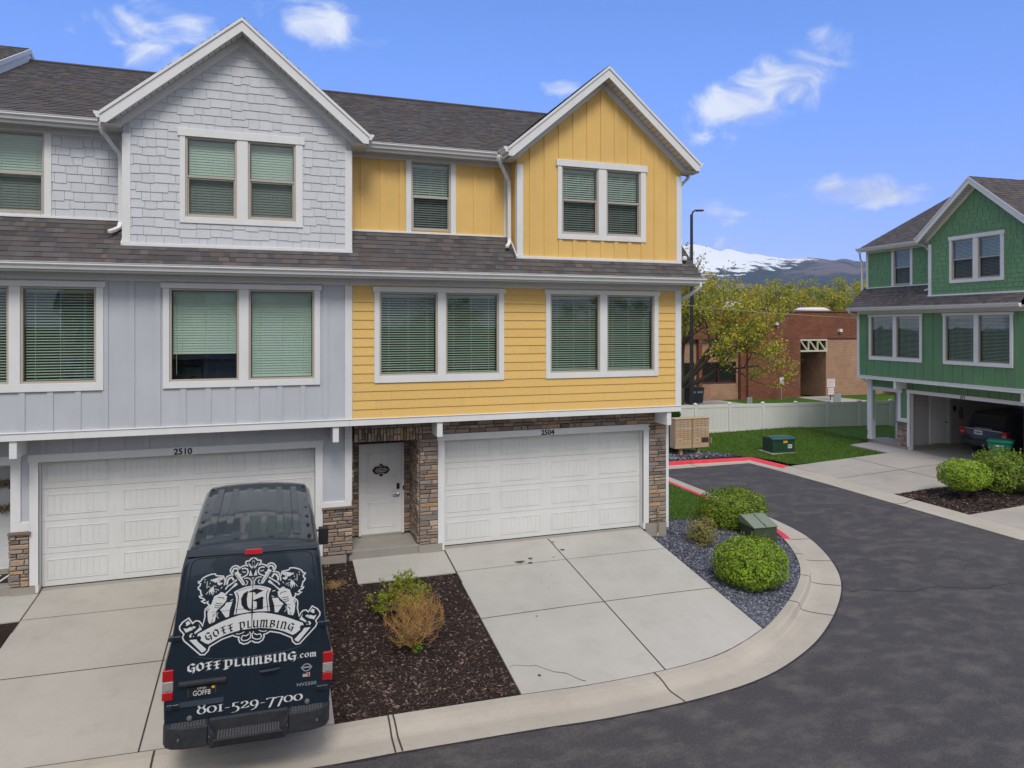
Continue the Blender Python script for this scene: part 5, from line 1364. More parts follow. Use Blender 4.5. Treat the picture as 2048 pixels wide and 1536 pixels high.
for r_ in range(4):
    for k in range(22):
        x = -.35 + k * .0325; e.box(x, x + .021, -.20 + r_ * .046, -.172 + r_ * .046, .660, .675)
e.build('step_tread', M['tread'], bp)
for sg in (-1, 1):
    e = MB()
    for r_ in range(3):
        for k in range(11): x = sg * (.51 + k * .034); e.box(x - .011, x + .011, -.125 + r_ * .042, -.098 + r_ * .042, .812, .822)
    e.build('step_tread', M['tread'], bp)
for x in (-.78, -.44, .44, .80):
    s_ = MB(); s_.lathe([(.014, -.10), (.012, -.158)], x, .68, 10, axis='y'); s_.build('parking_sensor', M['rubber_grey'], bp)
# glass, wheels, mirrors, front
g_ = MB(); g_.hexa([(-.74, 3.92, 2.50), (.74, 3.92, 2.50), (.74, 3.9, 2.45), (-.74, 3.9, 2.45)], [(-.76, 3.94, 2.515), (.76, 3.94, 2.515), (.76, 3.9, 2.50), (-.76, 3.9, 2.50)])
g_.poly([(-.80, 4.42, 2.175), (.80, 4.42, 2.175), (.72, 3.95, 2.54), (-.72, 3.95, 2.54)]); g_.build('windscreen', M['car_glass'], van)
for sg in (-1, 1):
    g_ = MB(); g_.poly([(sg * .935, 3.1, 1.95), (sg * .945, 4.25, 1.98), (sg * .86, 3.9, 2.42), (sg * .85, 3.15, 2.42)][::sg]); g_.build('side_window', M['car_glass'], van)
    e = MB(); mo_ = 0 if sg > 0 else .19
    e.tube([(sg * .88, 4.1, 1.88), (sg * (1.04 - mo_), 4.08, 1.86)], .022, 8)
    e.box(sg * (1.03 - mo_), sg * (1.20 - mo_ * 1.1), 4.0, 4.14, 1.62, 1.92); e.build('wing_mirror', M['black'], van, bevel=.03, bsegs=2)
    for y_, zc in ((1.20, .476), (4.35, .855)):
        wl_ = MB(); wl_.lathe([(.20, sg * .70), (.33, sg * .70), (.37, sg * .74), (.37, sg * .90), (.33, sg * .95), (.22, sg * .95), (.20, sg * .93)], y_, zc, 28, axis='x')
        t_ = wl_.build('wheel', M['tyre'], van, smooth=True, recalc=True)
        rm = MB(); rm.lathe([(.205, sg * .72), (.205, sg * .935), (.16, sg * .925), (.06, sg * .945), (.0, sg * .95)], y_, zc, 20, axis='x'); rm.build('rim', M['chrome'], t_, smooth=True, recalc=True)
e = MB(); e.box(-.5, .5, 5.34, 5.44, 1.25, 1.62); e.build('grille', M['black'], van, bevel=.02)
for sg in (-1, 1):
    e = MB(); e.box(sg * .52, sg * .86, 5.22, 5.40, 1.42, 1.70); e.build('headlight', M['lens_clear'], van, bevel=.03)
e = MB(); e.box(-.9, .9, 5.25, 5.5, .98, 1.25); e.build('front_bumper', M['bumper'], van, bevel=.04)
# ---------------------------------------------------------------- SUV in the green garage
suv = thing('parked_suv', 'glossy black SUV parked nose-in inside the green house garage', 'car')
suv.parent = None
pw_ = g2w(2.18, 1.35, -.02); suv.location = pw_; suv.rotation_euler = (0, 0, R(-92.87 + 4))
M['black_paint'] = car_paint('black_paint', (.006, .006, .008), .3, .4)
SP = [(0,0),(.86,0),(.96,.06),(1,.2),(1,.42),(.985,.52),(.96,.585),(.90,.70),(.83,.86),(.76,.955),(.6,.99),(.3,1.0),(0,1.002)]
def sring(y, zb, zt, ws=1.0, top=1.0):
    h_ = [(.985 * a * ws * (top if f > .55 else 1), zb + (zt - zb) * f) for a, f in SP]
    return [(x, y, z) for x, z in h_] + [(-x, y, z) for x, z in h_[-2:0:-1]]
e = MB(); e.loft([sring(0, .48, 1.12, .93), sring(.03, .40, 1.16, .97), sring(.12, .36, 1.22, .99), sring(.16, .36, 1.28), sring(.42, .34, 1.68, 1, .98), sring(.55, .34, 1.80), sring(1.5, .32, 1.86), sring(2.5, .32, 1.84), sring(3.1, .32, 1.60, 1, .97), sring(3.5, .32, 1.25), sring(4.7, .34, 1.12, .97), sring(4.95, .42, .95, .88)])
e.build('body', M['black_paint'], suv, smooth=True, recalc=True)
e = MB(); e.poly([(-.74, .148, 1.27), (.74, .148, 1.27), (.66, .40, 1.67), (-.66, .40, 1.67)]); e.build('rear_window', M['car_glass'], suv)
for sg in (-1, 1):
    e = MB(); e.poly([(sg * .955, .5, 1.28), (sg * .955, 2.9, 1.28), (sg * .80, 2.6, 1.70), (sg * .80, .65, 1.70)][::sg]); e.build('side_window', M['car_glass'], suv)
    e = MB(); e.box(sg * .74, sg * .955, -.02, .2, .86, 1.12, 0); e.box(sg * .77, sg * .93, -.03, .02, .92, .97, 1); e.build('tail_lamp', [M['lens_red'], M['lens_clear']], suv, bevel=.01)
    for y_ in (.95, 3.9):
        e = MB(); e.lathe([(.22, sg * .72), (.36, sg * .73), (.385, sg * .77), (.385, sg * .93), (.34, sg * .97), (.24, sg * .97)], y_, .385, 26, axis='x'); t_ = e.build('wheel', M['tyre'], suv, smooth=True, recalc=True)
        e = MB(); e.lathe([(.24, sg * .74), (.24, sg * .955), (.1, sg * .93), (0, sg * .945)], y_, .385, 18, axis='x'); e.build('rim', M['chrome'], t_, smooth=True, recalc=True)
e = MB(); e.box(-.80, .80, -.012, .03, 1.095, 1.12); e.build('tailgate_trim', M['chrome'], suv)
text_obj('LAND ROVER', .075, 'tailgate_lettering', M['chrome'], suv, (0, .0, 1.135), ext=.004, sx=1.5)
e = MB(); e.box(-.36, -.02, -.015, .02, .90, 1.06); plt = e.build('number_plate', M['decal'], suv)
e = MB(); e.box(-.33, -.05, -.018, -.015, .95, 1.01); e.build('plate_lettering', M['rubber_grey'], plt)
e = MB(); e.box(-.90, .90, -.06, .12, .44, .66); e.build('bumper', M['black_paint'], suv, bevel=.04, bsegs=2)
# ---------------------------------------------------------------- street furniture
M['bin_green'] = painted('green_bin_plastic', (.012, .19, .115), .45, .06, 3, .05)
t = thing('wheelie_bin', 'teal green wheeled rubbish bin at the open garage', 'bin', g2w(3.95, .10, -.035), R(-60))
def rrect(w_, d_, r_, n=3):
    out = []
    for cx, cy, a0 in ((w_/2-r_, d_/2-r_, 0), (-w_/2+r_, d_/2-r_, 90), (-w_/2+r_, -d_/2+r_, 180), (w_/2-r_, -d_/2+r_, 270)):
        for k in range(n + 1): out.append((cx + r_ * math.cos(R(a0 + 90 * k / n)), cy + r_ * math.sin(R(a0 + 90 * k / n))))
    return out
b = MB(); b.loft([[(x, y, z) for x, y in rrect(w_, d_, .06)] for z, w_, d_ in ((.06,.50,.54),(.55,.57,.64),(.74,.60,.68),(.80,.70,.80),(.98,.73,.84),(1.0,.76,.87))]); b.build('body', M['bin_green'], t, smooth=True)
b = MB(); b.loft([[(x, y, z) for x, y in rrect(w_, d_, .06)] for z, w_, d_ in ((1.0,.78,.90),(1.03,.80,.92),(1.06,.72,.84),(1.075,.5,.6))]); b.box(-.3, .3, .44, .52, 1.0, 1.04); b.build('lid', M['bin_green'], t, smooth=True)
for sx in (-1, 1):
    b = MB(); b.lathe([(.03, sx*.24),(.14, sx*.25),(.14, sx*.31),(.03, sx*.32)], .30, .14, 16, axis='x'); b.build('wheel', M['tyre'], t, smooth=True)
b = MB(); b.box(-.12, .12, -.423, -.418, .86, .90); b.box(-.373, -.368, -.02, .2, .84, .88); b.box(-.374, -.369, .04, .14, .89, .91); b.build('marking', M['decal'], t)

M['mailbox'] = painted('sandstone_enamel', (.50, .375, .24), .5, .03, 2, .03)
M['mailbox_gap'] = plain('mailbox_gap', (.07, .05, .033), .7)
def mailbox(x0, wd, label, open_door=False, seed=0):
    t = thing('cluster_mailbox', label, 'mailbox', (x0 + wd / 2, 10.86, -.585), 0, 'mailbox cabinets at the end of the lane')
    h0, h1 = .285, 1.54; hw = wd / 2
    c = MB(); c.box(-hw, hw, -.22, .23, h0, h1 - .02); cab = c.build('cabinet', M['mailbox'], t, bevel=.01)
    c = MB(); c.box(-hw - .015, hw + .015, -.25, .25, h1 - .02, h1 + .012); c.build('roof_cap', M['mailbox'], t, bevel=.008)
    c = MB(); c.box(-.07, .07, -.06, .08, .02, h0); c.build('pedestal', M['mailbox'], t, bevel=.01)
    c = MB(); c.box(-.14, .14, -.13, .15, 0, .022); c.build('base_plate', M['mailbox'], t)
    cw = wd / 2 - .03
    for col_ in range(2):
        a = -hw + .025 + col_ * (cw + .01); z = h1 - .06
        rows_ = [.085] * 4 + [.035] + [.085] * 4 + [.29] if col_ == 0 else [.085] * 4 + [.05] + [.085] * 5 + [.19]
        if open_door and col_ == 1: rows_ = [.085] * 4 + [.05, .12] + [.085] * 3 + [.245]
        for hh in rows_:
            if hh > .06:
                last = hh > .15
                d = MB()
                if open_door and last and col_ == 1:
                    d.box(a + .02, a + cw - .02, -.223, -.221, z - hh + .02, z - .01, 1)
                    d.box(a + cw - .005, a + cw + .015, -.42, -.225, z - hh + .015, z - .01, 0); d.build('parcel_door', [M['mailbox'], M['dark']], t)
                else:
                    d.box(a, a + cw, -.2225, -.215, z - hh, z, 1); d.box(a + .006, a + cw - .006, -.230, -.215, z - hh + .008, z - .006, 0)
                    d.box(a + cw * .48, a + cw * .58, -.236, -.228, z - hh * .62, z - hh * .40, 1); d.box(a + .02, a + .05, -.2295, -.228, z - hh * .5, z - hh * .3, 1)
                    d.build('parcel_door' if last else 'letter_door', [M['mailbox'], M['mailbox_gap']], t)
            else:
                d = MB(); d.box(a, a + cw, -.245, -.22, z - hh * .7, z - hh * .35); d.build('mail_slot', M['decal'], t)
            z -= hh
mailbox(12.44, .80, 'sand coloured mailbox cabinet nearer the arborvitae, all doors shut')
mailbox(13.28, .82, 'sand coloured mailbox cabinet with its lower parcel door hanging open', True)

M['tfm'] = painted('dark_green_enamel', (.020, .062, .036), .35, .1, 2, .03); M['tfm_top'] = painted('weathered_green_enamel', (.030, .075, .048), .3, .25, 3, 0)
t = thing('transformer_box', 'dark green pad transformer with yellow warning sticker on the lawn', 'transformer', (17.27, 10.1, -.61), R(-5))
b = MB(); b.box(-.66, .66, -.50, .55, -.1, .035); b.build('pad', M['slab'], t)
b = MB(); b.box(-.54, .54, -.36, .40, .035, .62); b.build('tank', M['tfm'], t, bevel=.015)
b = MB(); b.prism([(-.40,.585),(-.40,.625),(-.05,.71),(.43,.66),(.43,.62)][::-1], 'x', -.56, .56); b.build('hood', M['tfm_top'], t)
b = MB(); b.box(-.30, -.295, -.366, -.36, .06, .6); b.box(-.50, .50, -.364, -.36, .17, .18); b.box(-.548, -.54, -.02, .06, .36, .42); b.build('door_seam', M['black'], t)
b = MB(); b.box(-.02, .18, -.364, -.36, .45, .56); b.build('warning_sticker', M['amber'], t)
b = MB(); b.box(.20, .40, -.364, -.36, .22, .38, 0)
for k in range(4): b.box(.22 + .04 * k, .245 + .04 * k, -.3655, -.364, .25 + .02 * (k % 2), .34, 1)
b.build('notice_sticker', [M['decal'], M['rubber_grey']], t)

M['ped_top'] = painted('pale_green_lid', (.20, .235, .175), .5, .1, 3, .02); M['ped'] = painted('olive_green_enamel', (.055, .075, .045), .5, .08, 3, .03)
t = thing('utility_pedestal', 'olive green utility pedestal with pale lid between the round bushes', 'utility box', (8.10, -.22, -.64), R(-4))
b = MB(); b.box(-.33, .33, -.32, .30, 0, .50); b.build('cabinet', M['ped'], t, bevel=.01)
b = MB(); b.prism([(-.345,.485),(-.345,.515),(.20,.68),(.33,.68),(.33,.485)][::-1], 'x', -.345, .345); b.build('lid', M['ped_top'], t, bevel=.008)
b = MB(); b.hexa([(-.006,-.346,.49),(.012,-.346,.49),(.012,.20,.66),(-.006,.20,.66)],[(-.006,-.348,.522),(.012,-.348,.522),(.012,.20,.688),(-.006,.20,.688)]); b.lathe([(.02,.53),(.02,.56)], .003, -.26, 8); b.build('lid_seam', M['black'], t)

M['vinyl_fence'] = painted('white_vinyl_fence', (.70, .70, .665), .45, .03, 1.2, .02, grime=.12)
FA, FB = Vector((11.2, 16.47)), Vector((31.5, 13.45)); fd = (FB - FA).normalized(); FL = (FB - FA).length
t = thing('vinyl_fence', 'long white vinyl privacy fence behind the lawn and mailboxes', 'fence', (FA.x, FA.y, -.63), math.atan2(fd.y, fd.x))
sp_ = 1.86; n_ = int(FL / sp_)
for k in range(n_ + 1):
    b = MB(); x = k * sp_; b.box(x - .065, x + .065, -.065, .065, 0, 1.52); b.box(x - .08, x + .08, -.08, .08, 1.52, 1.55); b.hexa([(x-.08,-.08,1.55),(x+.08,-.08,1.55),(x+.08,.08,1.55),(x-.08,.08,1.55)], [(x-.02,-.02,1.60),(x+.02,-.02,1.60),(x+.02,.02,1.60),(x-.02,.02,1.60)]); b.build('fence_post', M['vinyl_fence'], t)
    if k < n_:
        b = MB(); b.box(x + .065, x + sp_ - .065, -.03, .03, .04, .19); b.box(x + .065, x + sp_ - .065, -.03, .03, 1.34, 1.50)
        m_ = 12; w_ = (sp_ - .13) / m_
        for i in range(m_): b.box(x + .065 + i * w_ + .003, x + .065 + (i + 1) * w_ - .003, -.014, .014, .19, 1.34)
        b.poly([(x + .065, 0, .19), (x + sp_ - .065, 0, .19), (x + sp_ - .065, 0, 1.34), (x + .065, 0, 1.34)]); b.build('fence_panel', M['vinyl_fence'], t)

M['pole'] = plain('dark_bronze_pole', (.035, .032, .034), .45, .3)
t = thing('street_lamp', 'tall dark metal lamp post rising behind the vinyl fence', 'lamp post', (20.15, 21.26, -.78))
b = MB(); b.tube([(0,0,0),(0,0,12.35)], [.125,.085], 12); b.tube([(0,0,0),(0,0,.7)], .2, 14); b.build('pole', M['pole'], t, smooth=True)
b = MB(); b.tube([(0,0,12.2),(.08,0,12.5),(.25,-.02,12.62),(.42,-.03,12.62)], [.06,.055,.05,.05], 8); b.build('arm', M['pole'], t, smooth=True)
b = MB(); b.hexa([(.32,-.16,12.55),(.80,-.18,12.58),(.80,.12,12.58),(.32,.10,12.55)], [(.36,-.12,12.66),(.74,-.14,12.68),(.74,.08,12.68),(.36,.06,12.66)]); b.build('lamp_head', M['pole'], t, bevel=.02)

M['galv'] = plain('galvanised_steel', (.42, .43, .43), .5, .6); M['sign_white'] = plain('white_sign_face', (.70, .69, .69), .5); M['sign_pink'] = plain('faded_red_print', (.50, .20, .25), .6)
def sign(x, y, top, panels, label, post_h, dark=False):
    t = thing('sign_post', label, 'sign', (x, y, -.775))
    b = MB(); b.tube([(0,0,0),(0,0,post_h)], .035, 8); b.build('post', M['pole'] if dark else M['galv'], t)
    for (z0, z1, hw, mat, lines) in panels:
        b = MB(); b.box(-hw, hw, -.06, -.04, z0, z1); pn = b.build('sign_panel', mat, t)
        if lines:
            b = MB(); rr = random.Random(int(z0 * 100)); n_ = lines; st = (z1 - z0) / (n_ + 1)
            for i in range(n_):
                zz = z1 - st * (i + .8); xx = -hw * .78
                while xx < hw * .7:
                    l = rr.uniform(.05, .12); b.box(xx, min(xx + l, hw * .8), -.064, -.06, zz - st * .25, zz + st * .2); xx += l + .035
            b.build('sign_lettering', M['sign_pink'], pn)
    return t
sign(33.19, 29.06, 0, [(1.15, 1.72, .20, M['sign_white'], 0)], 'small white sign on a slim steel post before the brick wall', 1.75)
sign(36.74, 27.85, 0, [(1.0, 1.62, .36, M['sign_white'], 5), (.42, .94, .26, M['sign_white'], 3)], 'two stacked white signs with faded red print by the school path', 1.65, True)
sign(35.0, 25.4, 0, [(.08, .80, .34, M['galv'], 0)], 'grey steel sign seen from behind just over the fence', .85, True)
sign(27.9, 26.0, 0, [(.10, .70, .22, M['galv'], 0)], 'little grey sign seen from behind beside the lamp post', .75, True)
M['skip'] = plain('charcoal_steel', (.035, .038, .045), .6, .2)
t = thing('dumpster', 'charcoal steel dumpster standing by the school wall behind the lamp post', 'dumpster', (25.3, 29.0, -.78))
b = MB(); b.hexa([(-.55,-.5,.1),(.52,-.5,.1),(.52,.5,.1),(-.55,.5,.1)], [(-.6,-.6,1.15),(.58,-.6,1.15),(.58,.6,1.15),(-.6,.6,1.15)]); b.build('body', M['skip'], t, bevel=.02)
b = MB(); b.box(-.62, .60, -.62, .62, 1.15, 1.22); b.build('lid', M['skip'], t)
b = MB()
for x, w_ in ((-.40,.06),(-.30,.10),(-.16,.03),(.02,.10),(.16,.10),(.30,.06),(.38,.05)): b.box(x, x + w_, -.60, -.585, .82, .96)
b.build('lettering', M['galv'], t)
t = MB(); t.tube([(14.2 + 11 * k / 20, 16.9 - 3.7 * k / 20, 6.22 - .95 * k / 20 - .12 * math.sin(math.pi * k / 20)) for k in range(21)], .014, 6)
M['cable'] = plain('pale_green_cable', (.30, .34, .20), .6)
tag(t.build('overhead_cable', M['cable']), 'thin pale overhead cable strung across the tree before the school', 'cable')
# at the grey house's porch
M['straw'] = tinted('dried_wreath', (.26, .19, .13), .9, .2, 20, 0)
rr = random.Random(4); b = MB()
for _ in range(1500):
    a = rr.uniform(0, 6.283); q = rr.uniform(0, 6.283); r_ = .25 + .09 * math.cos(q) * rr.random(); p = Vector((r_ * math.cos(a), -.05 - .06 * math.sin(q) * rr.random(), r_ * math.sin(a)))
    d = Vector((rr.gauss(0, 1), rr.gauss(0, 1), rr.gauss(0, 1))).normalized() * .035; e = d.orthogonal().normalized() * .007; f = rr.uniform(.6, 1.7)
    b.poly([p - e, p + d, p + e, p - d * .5], 0, (f, f * .95, f * .85))
o = tag(b.build('wreath', M['straw']), 'dried straw wreath hanging on the grey house door', 'wreath'); o.location = (-8.49, .90, 1.60)
M['mat'] = plain('black_door_mat', (.015, .015, .016), .9)
t = thing('door_mat', 'black and white door mat on the grey house porch', 'door mat', (-8.35, .45, .136))
b = MB(); b.box(-.42, .42, -.26, .26, 0, .012); b.build('mat', M['mat'], t)
b = MB()
for k in range(5): b.hexa([(-.36 + .16 * k, -.2, .012), (-.31 + .16 * k, -.2, .012), (-.25 + .16 * k, .2, .012), (-.30 + .16 * k, .2, .012)], [(-.36 + .16 * k, -.2, .014), (-.31 + .16 * k, -.2, .014), (-.25 + .16 * k, .2, .014), (-.30 + .16 * k, .2, .014)])
b.build('stripe', M['decal'], t)
# next house up the row: only the end of its higher roof shows over the grey one
M['roof_far'] = M['roof']
t = thing('next_townhouse', 'next townhouse up the row, only its higher roof end showing', 'townhouse', (-9.62, 0, 0))
shingles('roof', (-8, -.42, 8.98), (1, 0, 0), (0, 1, .5), 8.4, math.hypot(5.42, 2.71), [(0, 0), (8.4, 0), (8.4, 6.06), (0, 6.06)], t, 91)
b = MB(); b.poly([(-8, 5, 11.69), (.4, 5, 11.69), (.4, 10.9, 8.74), (-8, 10.9, 8.74)], 0, (.9, .9, .9)); b.build('back_roof', M['roof'], t)
b = MB(); b.prism([(-.42, 8.60), (5, 11.31), (10.9, 8.36), (10.9, 8.72), (5, 11.67), (-.42, 8.96)], 'x', .37, .40); b.prism([(-.42, 8.86), (5, 11.57), (10.9, 8.62), (10.9, 8.73), (5, 11.685), (-.42, 8.975)], 'x', .40, .425); b.build('rake_board', M['white'], t)
b = MB(); b.box(-8, -.2, -.3, 10.4, -.9, 8.8); b.prism([(-.3, 8.7), (5, 11.4), (10.4, 8.7)], 'x', -8, -.05); b.build('wall', M['grey'], t)
b = MB(); gutter_x(b, -8, .4, -.42, 8.99); b.build('gutter', M['white_metal'], t)
# ---------------------------------------------------------------- shrubs and trees
M['leaf'] = tinted('shrub_leaf', (.235, .345, .032), .5, .12, 6, 0, spec=.4)
M['leaf2'] = tinted('tree_leaf', (.36, .37, .055), .55, .12, 2, 0, spec=.3)
M['leaf_con'] = tinted('conifer_leaf', (.060, .125, .025), .6, .15, 4, 0)
M['leaf_tan'] = tinted('tan_leaf', (.30, .26, .10), .6, .15, 4, 0)
for k in ('leaf', 'leaf2', 'leaf_tan'):      # light shines through thin leaves
    m = M[k]; b_ = m.node_tree.nodes['Principled BSDF']; b_.inputs['Subsurface Weight'].default_value = 0
    tr = m.node_tree.nodes.new('ShaderNodeBsdfTranslucent'); mx = m.node_tree.nodes.new('ShaderNodeMixShader'); mx.inputs['Fac'].default_value = .3
    src = b_.inputs['Base Color'].links[0].from_socket
    m.node_tree.links.new(src, tr.inputs['Color']); m.node_tree.links.new(b_.outputs[0], mx.inputs[1]); m.node_tree.links.new(tr.outputs[0], mx.inputs[2])
    m.node_tree.links.new(mx.outputs[0], m.node_tree.nodes['Material Output'].inputs['Surface'])
M['bark'] = painted('bark', (.105, .078, .055), .9, .3, 14, .6, (6, 6, 1)); M['twig'] = tinted('dead_twig', (.40, .235, .085), .85, .15, 30, 0); M['twig_brown'] = painted('brown_twig', (.13, .085, .05), .9, .3, 20, .2)
def rvec(rr):
    while True:
        v = Vector((rr.uniform(-1, 1), rr.uniform(-1, 1), rr.uniform(-1, 1)))
        if .05 < v.length < 1: return v.normalized()
def leaf(mb, p, n, size, col, rr, asp=.5):
    a = n.orthogonal().normalized(); b = n.cross(a); t = rr.uniform(0, 6.283)
    d = a * math.cos(t) + b * math.sin(t); e = n.cross(d)
    mb.poly([p - d * size * .5, p + e * size * asp * .5 + n * size * .1, p + d * size * .5, p - e * size * asp * .5 + n * size * .1], 0, col)
def shrub(name, label, loc, rx, ry, h, n, lsize, mat, tints, seed, base=.22, group=None, shell=.55, rag=.10, flat=2.6, twig=True, tilt=.75, sprout=0):
    """clipped bush: leaves in sprays through an uneven rounded volume on a few stems"""
    rr = random.Random(seed); t = thing(name, label, 'bush', loc, 0, group); mb = MB(); cz = h * (base + 1) / 2; rz = h * (1 - base) / 2; off = Vector((seed * 3.1, seed, 0))
    for _ in range(n):
        d = rvec(rr)
        k = (abs(d.x) ** flat + abs(d.y) ** flat + abs(d.z) ** flat) ** (-1 / flat)
        nn = noise.noise(d * 2.3 + off) * .6 + noise.noise(d * 6 + off) * .4
        rad = k * (1 + rag * nn * 2) * (1 - (rr.random() ** 2.2) * shell)
        p = Vector((d.x * rx * rad, d.y * ry * rad, cz + d.z * rz * rad))
        clump = noise.noise(p * 5.5 + off)
        if clump < -.22 and rr.random() < .7: continue
        nrm = (Vector((d.x, d.y, d.z * .8 + .35)) + rvec(rr) * tilt).normalized()
        c = tints[min(len(tints) - 1, int(rr.random() * len(tints)))]; f = rr.uniform(.8, 1.2) * (1 + .35 * clump)
        leaf(mb, p, nrm, lsize * rr.uniform(.6, 1.3), tuple(x * f for x in c), rr)
    tw = MB()
    for k in range(sprout):      # new shoots standing above the clipped outline
        d = rvec(rr); d.z = abs(d.z) * .8 + .25; d.normalize(); p0 = Vector((d.x * rx * .8, d.y * ry * .8, cz + d.z * rz * .8)); L_ = rr.uniform(.12, .32) * h; up_ = (Vector((0, 0, 1)) + d * .5 + rvec(rr) * .25).normalized()
        tw.tube([p0, p0 + up_ * L_], [.005, .002], 4)
        for j in range(9): leaf(mb, p0 + up_ * L_ * (j + 1) / 9 + rvec(rr) * .02, (rvec(rr) + up_ * .5).normalized(), lsize * rr.uniform(.5, 1.1), tuple(x * rr.uniform(.85, 1.25) for x in tints[0]), rr)
    mb.build('foliage', mat, t)
    for k in range(10):
        a = k * 2.4 + seed; q = Vector((math.cos(a), math.sin(a), 0)); tw.tube([q * .05, Vector((q.x * rx * .3, q.y * ry * .3, h * .35)), Vector((q.x * rx * .62, q.y * ry * .62, h * .72))], [.022, .015, .006], 6)
    tw.build('stem', M['twig_brown'], t)
    return t
GRN = [(1,1,1),(1.25,1.12,.9),(.72,.85,.8),(1.5,1.25,.9),(.9,1.05,.8)]
shrub('round_bush', 'bright green clipped bush at the front of the gravel bed', (5.92, -2.75, -.62), .72, .66, 1.02, 15000, .062, M['leaf'], GRN, 1, .06, 'clipped bushes', rag=.09, sprout=40)
shrub('round_bush', 'green clipped bush behind the olive pedestal, next to the lane', (8.12, .85, -.60), .90, .74, 1.08, 13000, .066, M['leaf'], [tuple(x * .8 for x in c) for c in GRN], 2, .05, 'clipped bushes', rag=.12, sprout=30)
shrub('small_shrub', 'small tan and green shrub beside the clipped bushes', (6.22, -.55, -.44), .36, .34, .72, 2600, .05, M['leaf_tan'], [(1,1,1),(1.3,1.1,1),(.7,.8,.6),(1.0,1.15,.7)], 3, .05, None, .8, .22, sprout=16)
shrub('round_bush', 'round lime green bush on a short stem in the green house bed', (17.35, 1.52, -.62), .70, .70, 1.22, 8500, .078, M['leaf'], [tuple(x * 1.1 for x in c) for c in GRN], 4, .24, 'bushes in the green house bed', rag=.07)
shrub('loose_bush', 'loose open bush in front of the teal bin', (18.85, 1.45, -.60), .95, .85, 1.42, 5200, .10, M['leaf'], [tuple(x * .75 for x in c) for c in GRN], 5, .08, 'bushes in the green house bed', .85, .30, 2.0, sprout=40)
shrub('loose_bush', 'low yellowish bush at the end of the green house bed', (19.35, .55, -.58), .55, .6, .95, 2800, .085, M['leaf_tan'], [(.9,1.1,.7),(1.2,1.2,.8),(.7,.9,.5)], 6, .06, 'bushes in the green house bed', .85, .25, 2.0, sprout=20)

def twiggy(name, label, loc, h, r, seed, n0, mat_leaf=None, nleaf=0, lt=None, ball=None):
    rr = random.Random(seed); t = thing(name, label, 'bush', loc); tw = MB(); lf = MB()
    def grow(p, d, L_, rad, depth, f):
        pts = [p]; q = Vector(p)
        for k in range(3):
            d = (d + rvec(rr) * .20 + Vector((0, 0, .05))).normalized(); q = q + d * L_ / 3
            if ball:
                c_ = Vector((0, 0, ball[1])); e_ = q - c_
                if e_.length > ball[0]: q = c_ + e_.normalized() * ball[0] * rr.uniform(.9, 1.04)
            pts.append(Vector(q))
        c = tuple(x * f * rr.uniform(.75, 1.25) for x in (1, 1, 1)); tw.tube(pts, [rad * (1 - .22 * k) for k in range(4)], 4 if depth < 2 else 3, 0, c, caps=False)
        if depth < 4:
            for k in range(rr.choice((2, 3, 3)) + (1 if depth == 0 else 0)):
                i = rr.choice((1, 2, 3, 3)); a = (d + rvec(rr) * .85).normalized(); grow(pts[i], a, L_ * rr.uniform(.5, .78), rad * .62, depth + 1, f)
        if nleaf and depth >= 2:
            for _ in range(nleaf):
                i = rr.choice((1, 2, 3)); lc = rr.choice(lt); leaf(lf, pts[i] + rvec(rr) * .025, (rvec(rr) + Vector((0, 0, .6))).normalized(), rr.uniform(.025, .052), tuple(x * rr.uniform(.7, 1.3) for x in lc), rr, .6)
    for k in range(n0):
        a = 6.283 * k / n0 + rr.uniform(-.3, .3); s_ = rr.uniform(.15, 1.15)
        grow(Vector((.025 * math.cos(a), .025 * math.sin(a), .04)), Vector((math.cos(a) * s_, math.sin(a) * s_, .95)).normalized(), h * .50 * rr.uniform(.85, 1.1), .011, 0, rr.uniform(.85, 1.15))
    tw.tube([(0, 0, -.06), (0, 0, .1)], [.035, .028], 8, 0, (.5, .5, .55)); tw.build('branch', M['twig'], t)
    if nleaf: lf.build('foliage', mat_leaf, t)
    return t
d_ = twiggy('dead_bush', 'dead orange brown twiggy bush in the front mulch bed', (-1.35, -3.55, -.49), .90, .5, 11, 24, ball=(.50, .56))
rr = random.Random(5); b = MB()
for _ in range(60): leaf(b, Vector((.06, -.05, .05)) + rvec(rr) * .07, (rvec(rr) + Vector((0, 0, 1))).normalized(), .05, (.8, 1.4, .6), rr)
b.build('green_sprout', M['leaf'], d_)
twiggy('budding_bush', 'thin bush budding yellow green leaves behind the dead one', (-1.36, -2.38, -.36), .62, .4, 12, 8, M['leaf'], 5, [(1.2,1.05,.8),(.9,.95,.7),(1.5,1.2,.8),(1.1,.7,.7)])
rr = random.Random(8); b = MB()
for _ in range(130):
    p = Vector((rr.gauss(0, .11), rr.gauss(0, .09), .02 + .05 * rr.random())); d = (rvec(rr) + Vector((0, 0, .3))).normalized(); b.tube([p, p + d * .09], .0025, 3, 0, (1.5, 1.7, 1.9), caps=False)
o = tag(b.build('dry_grass_tuft', M['twig']), 'small dry straw tuft in the mulch by the porch step', 'plant'); o.location = (-2.45, -1.02, -.22)

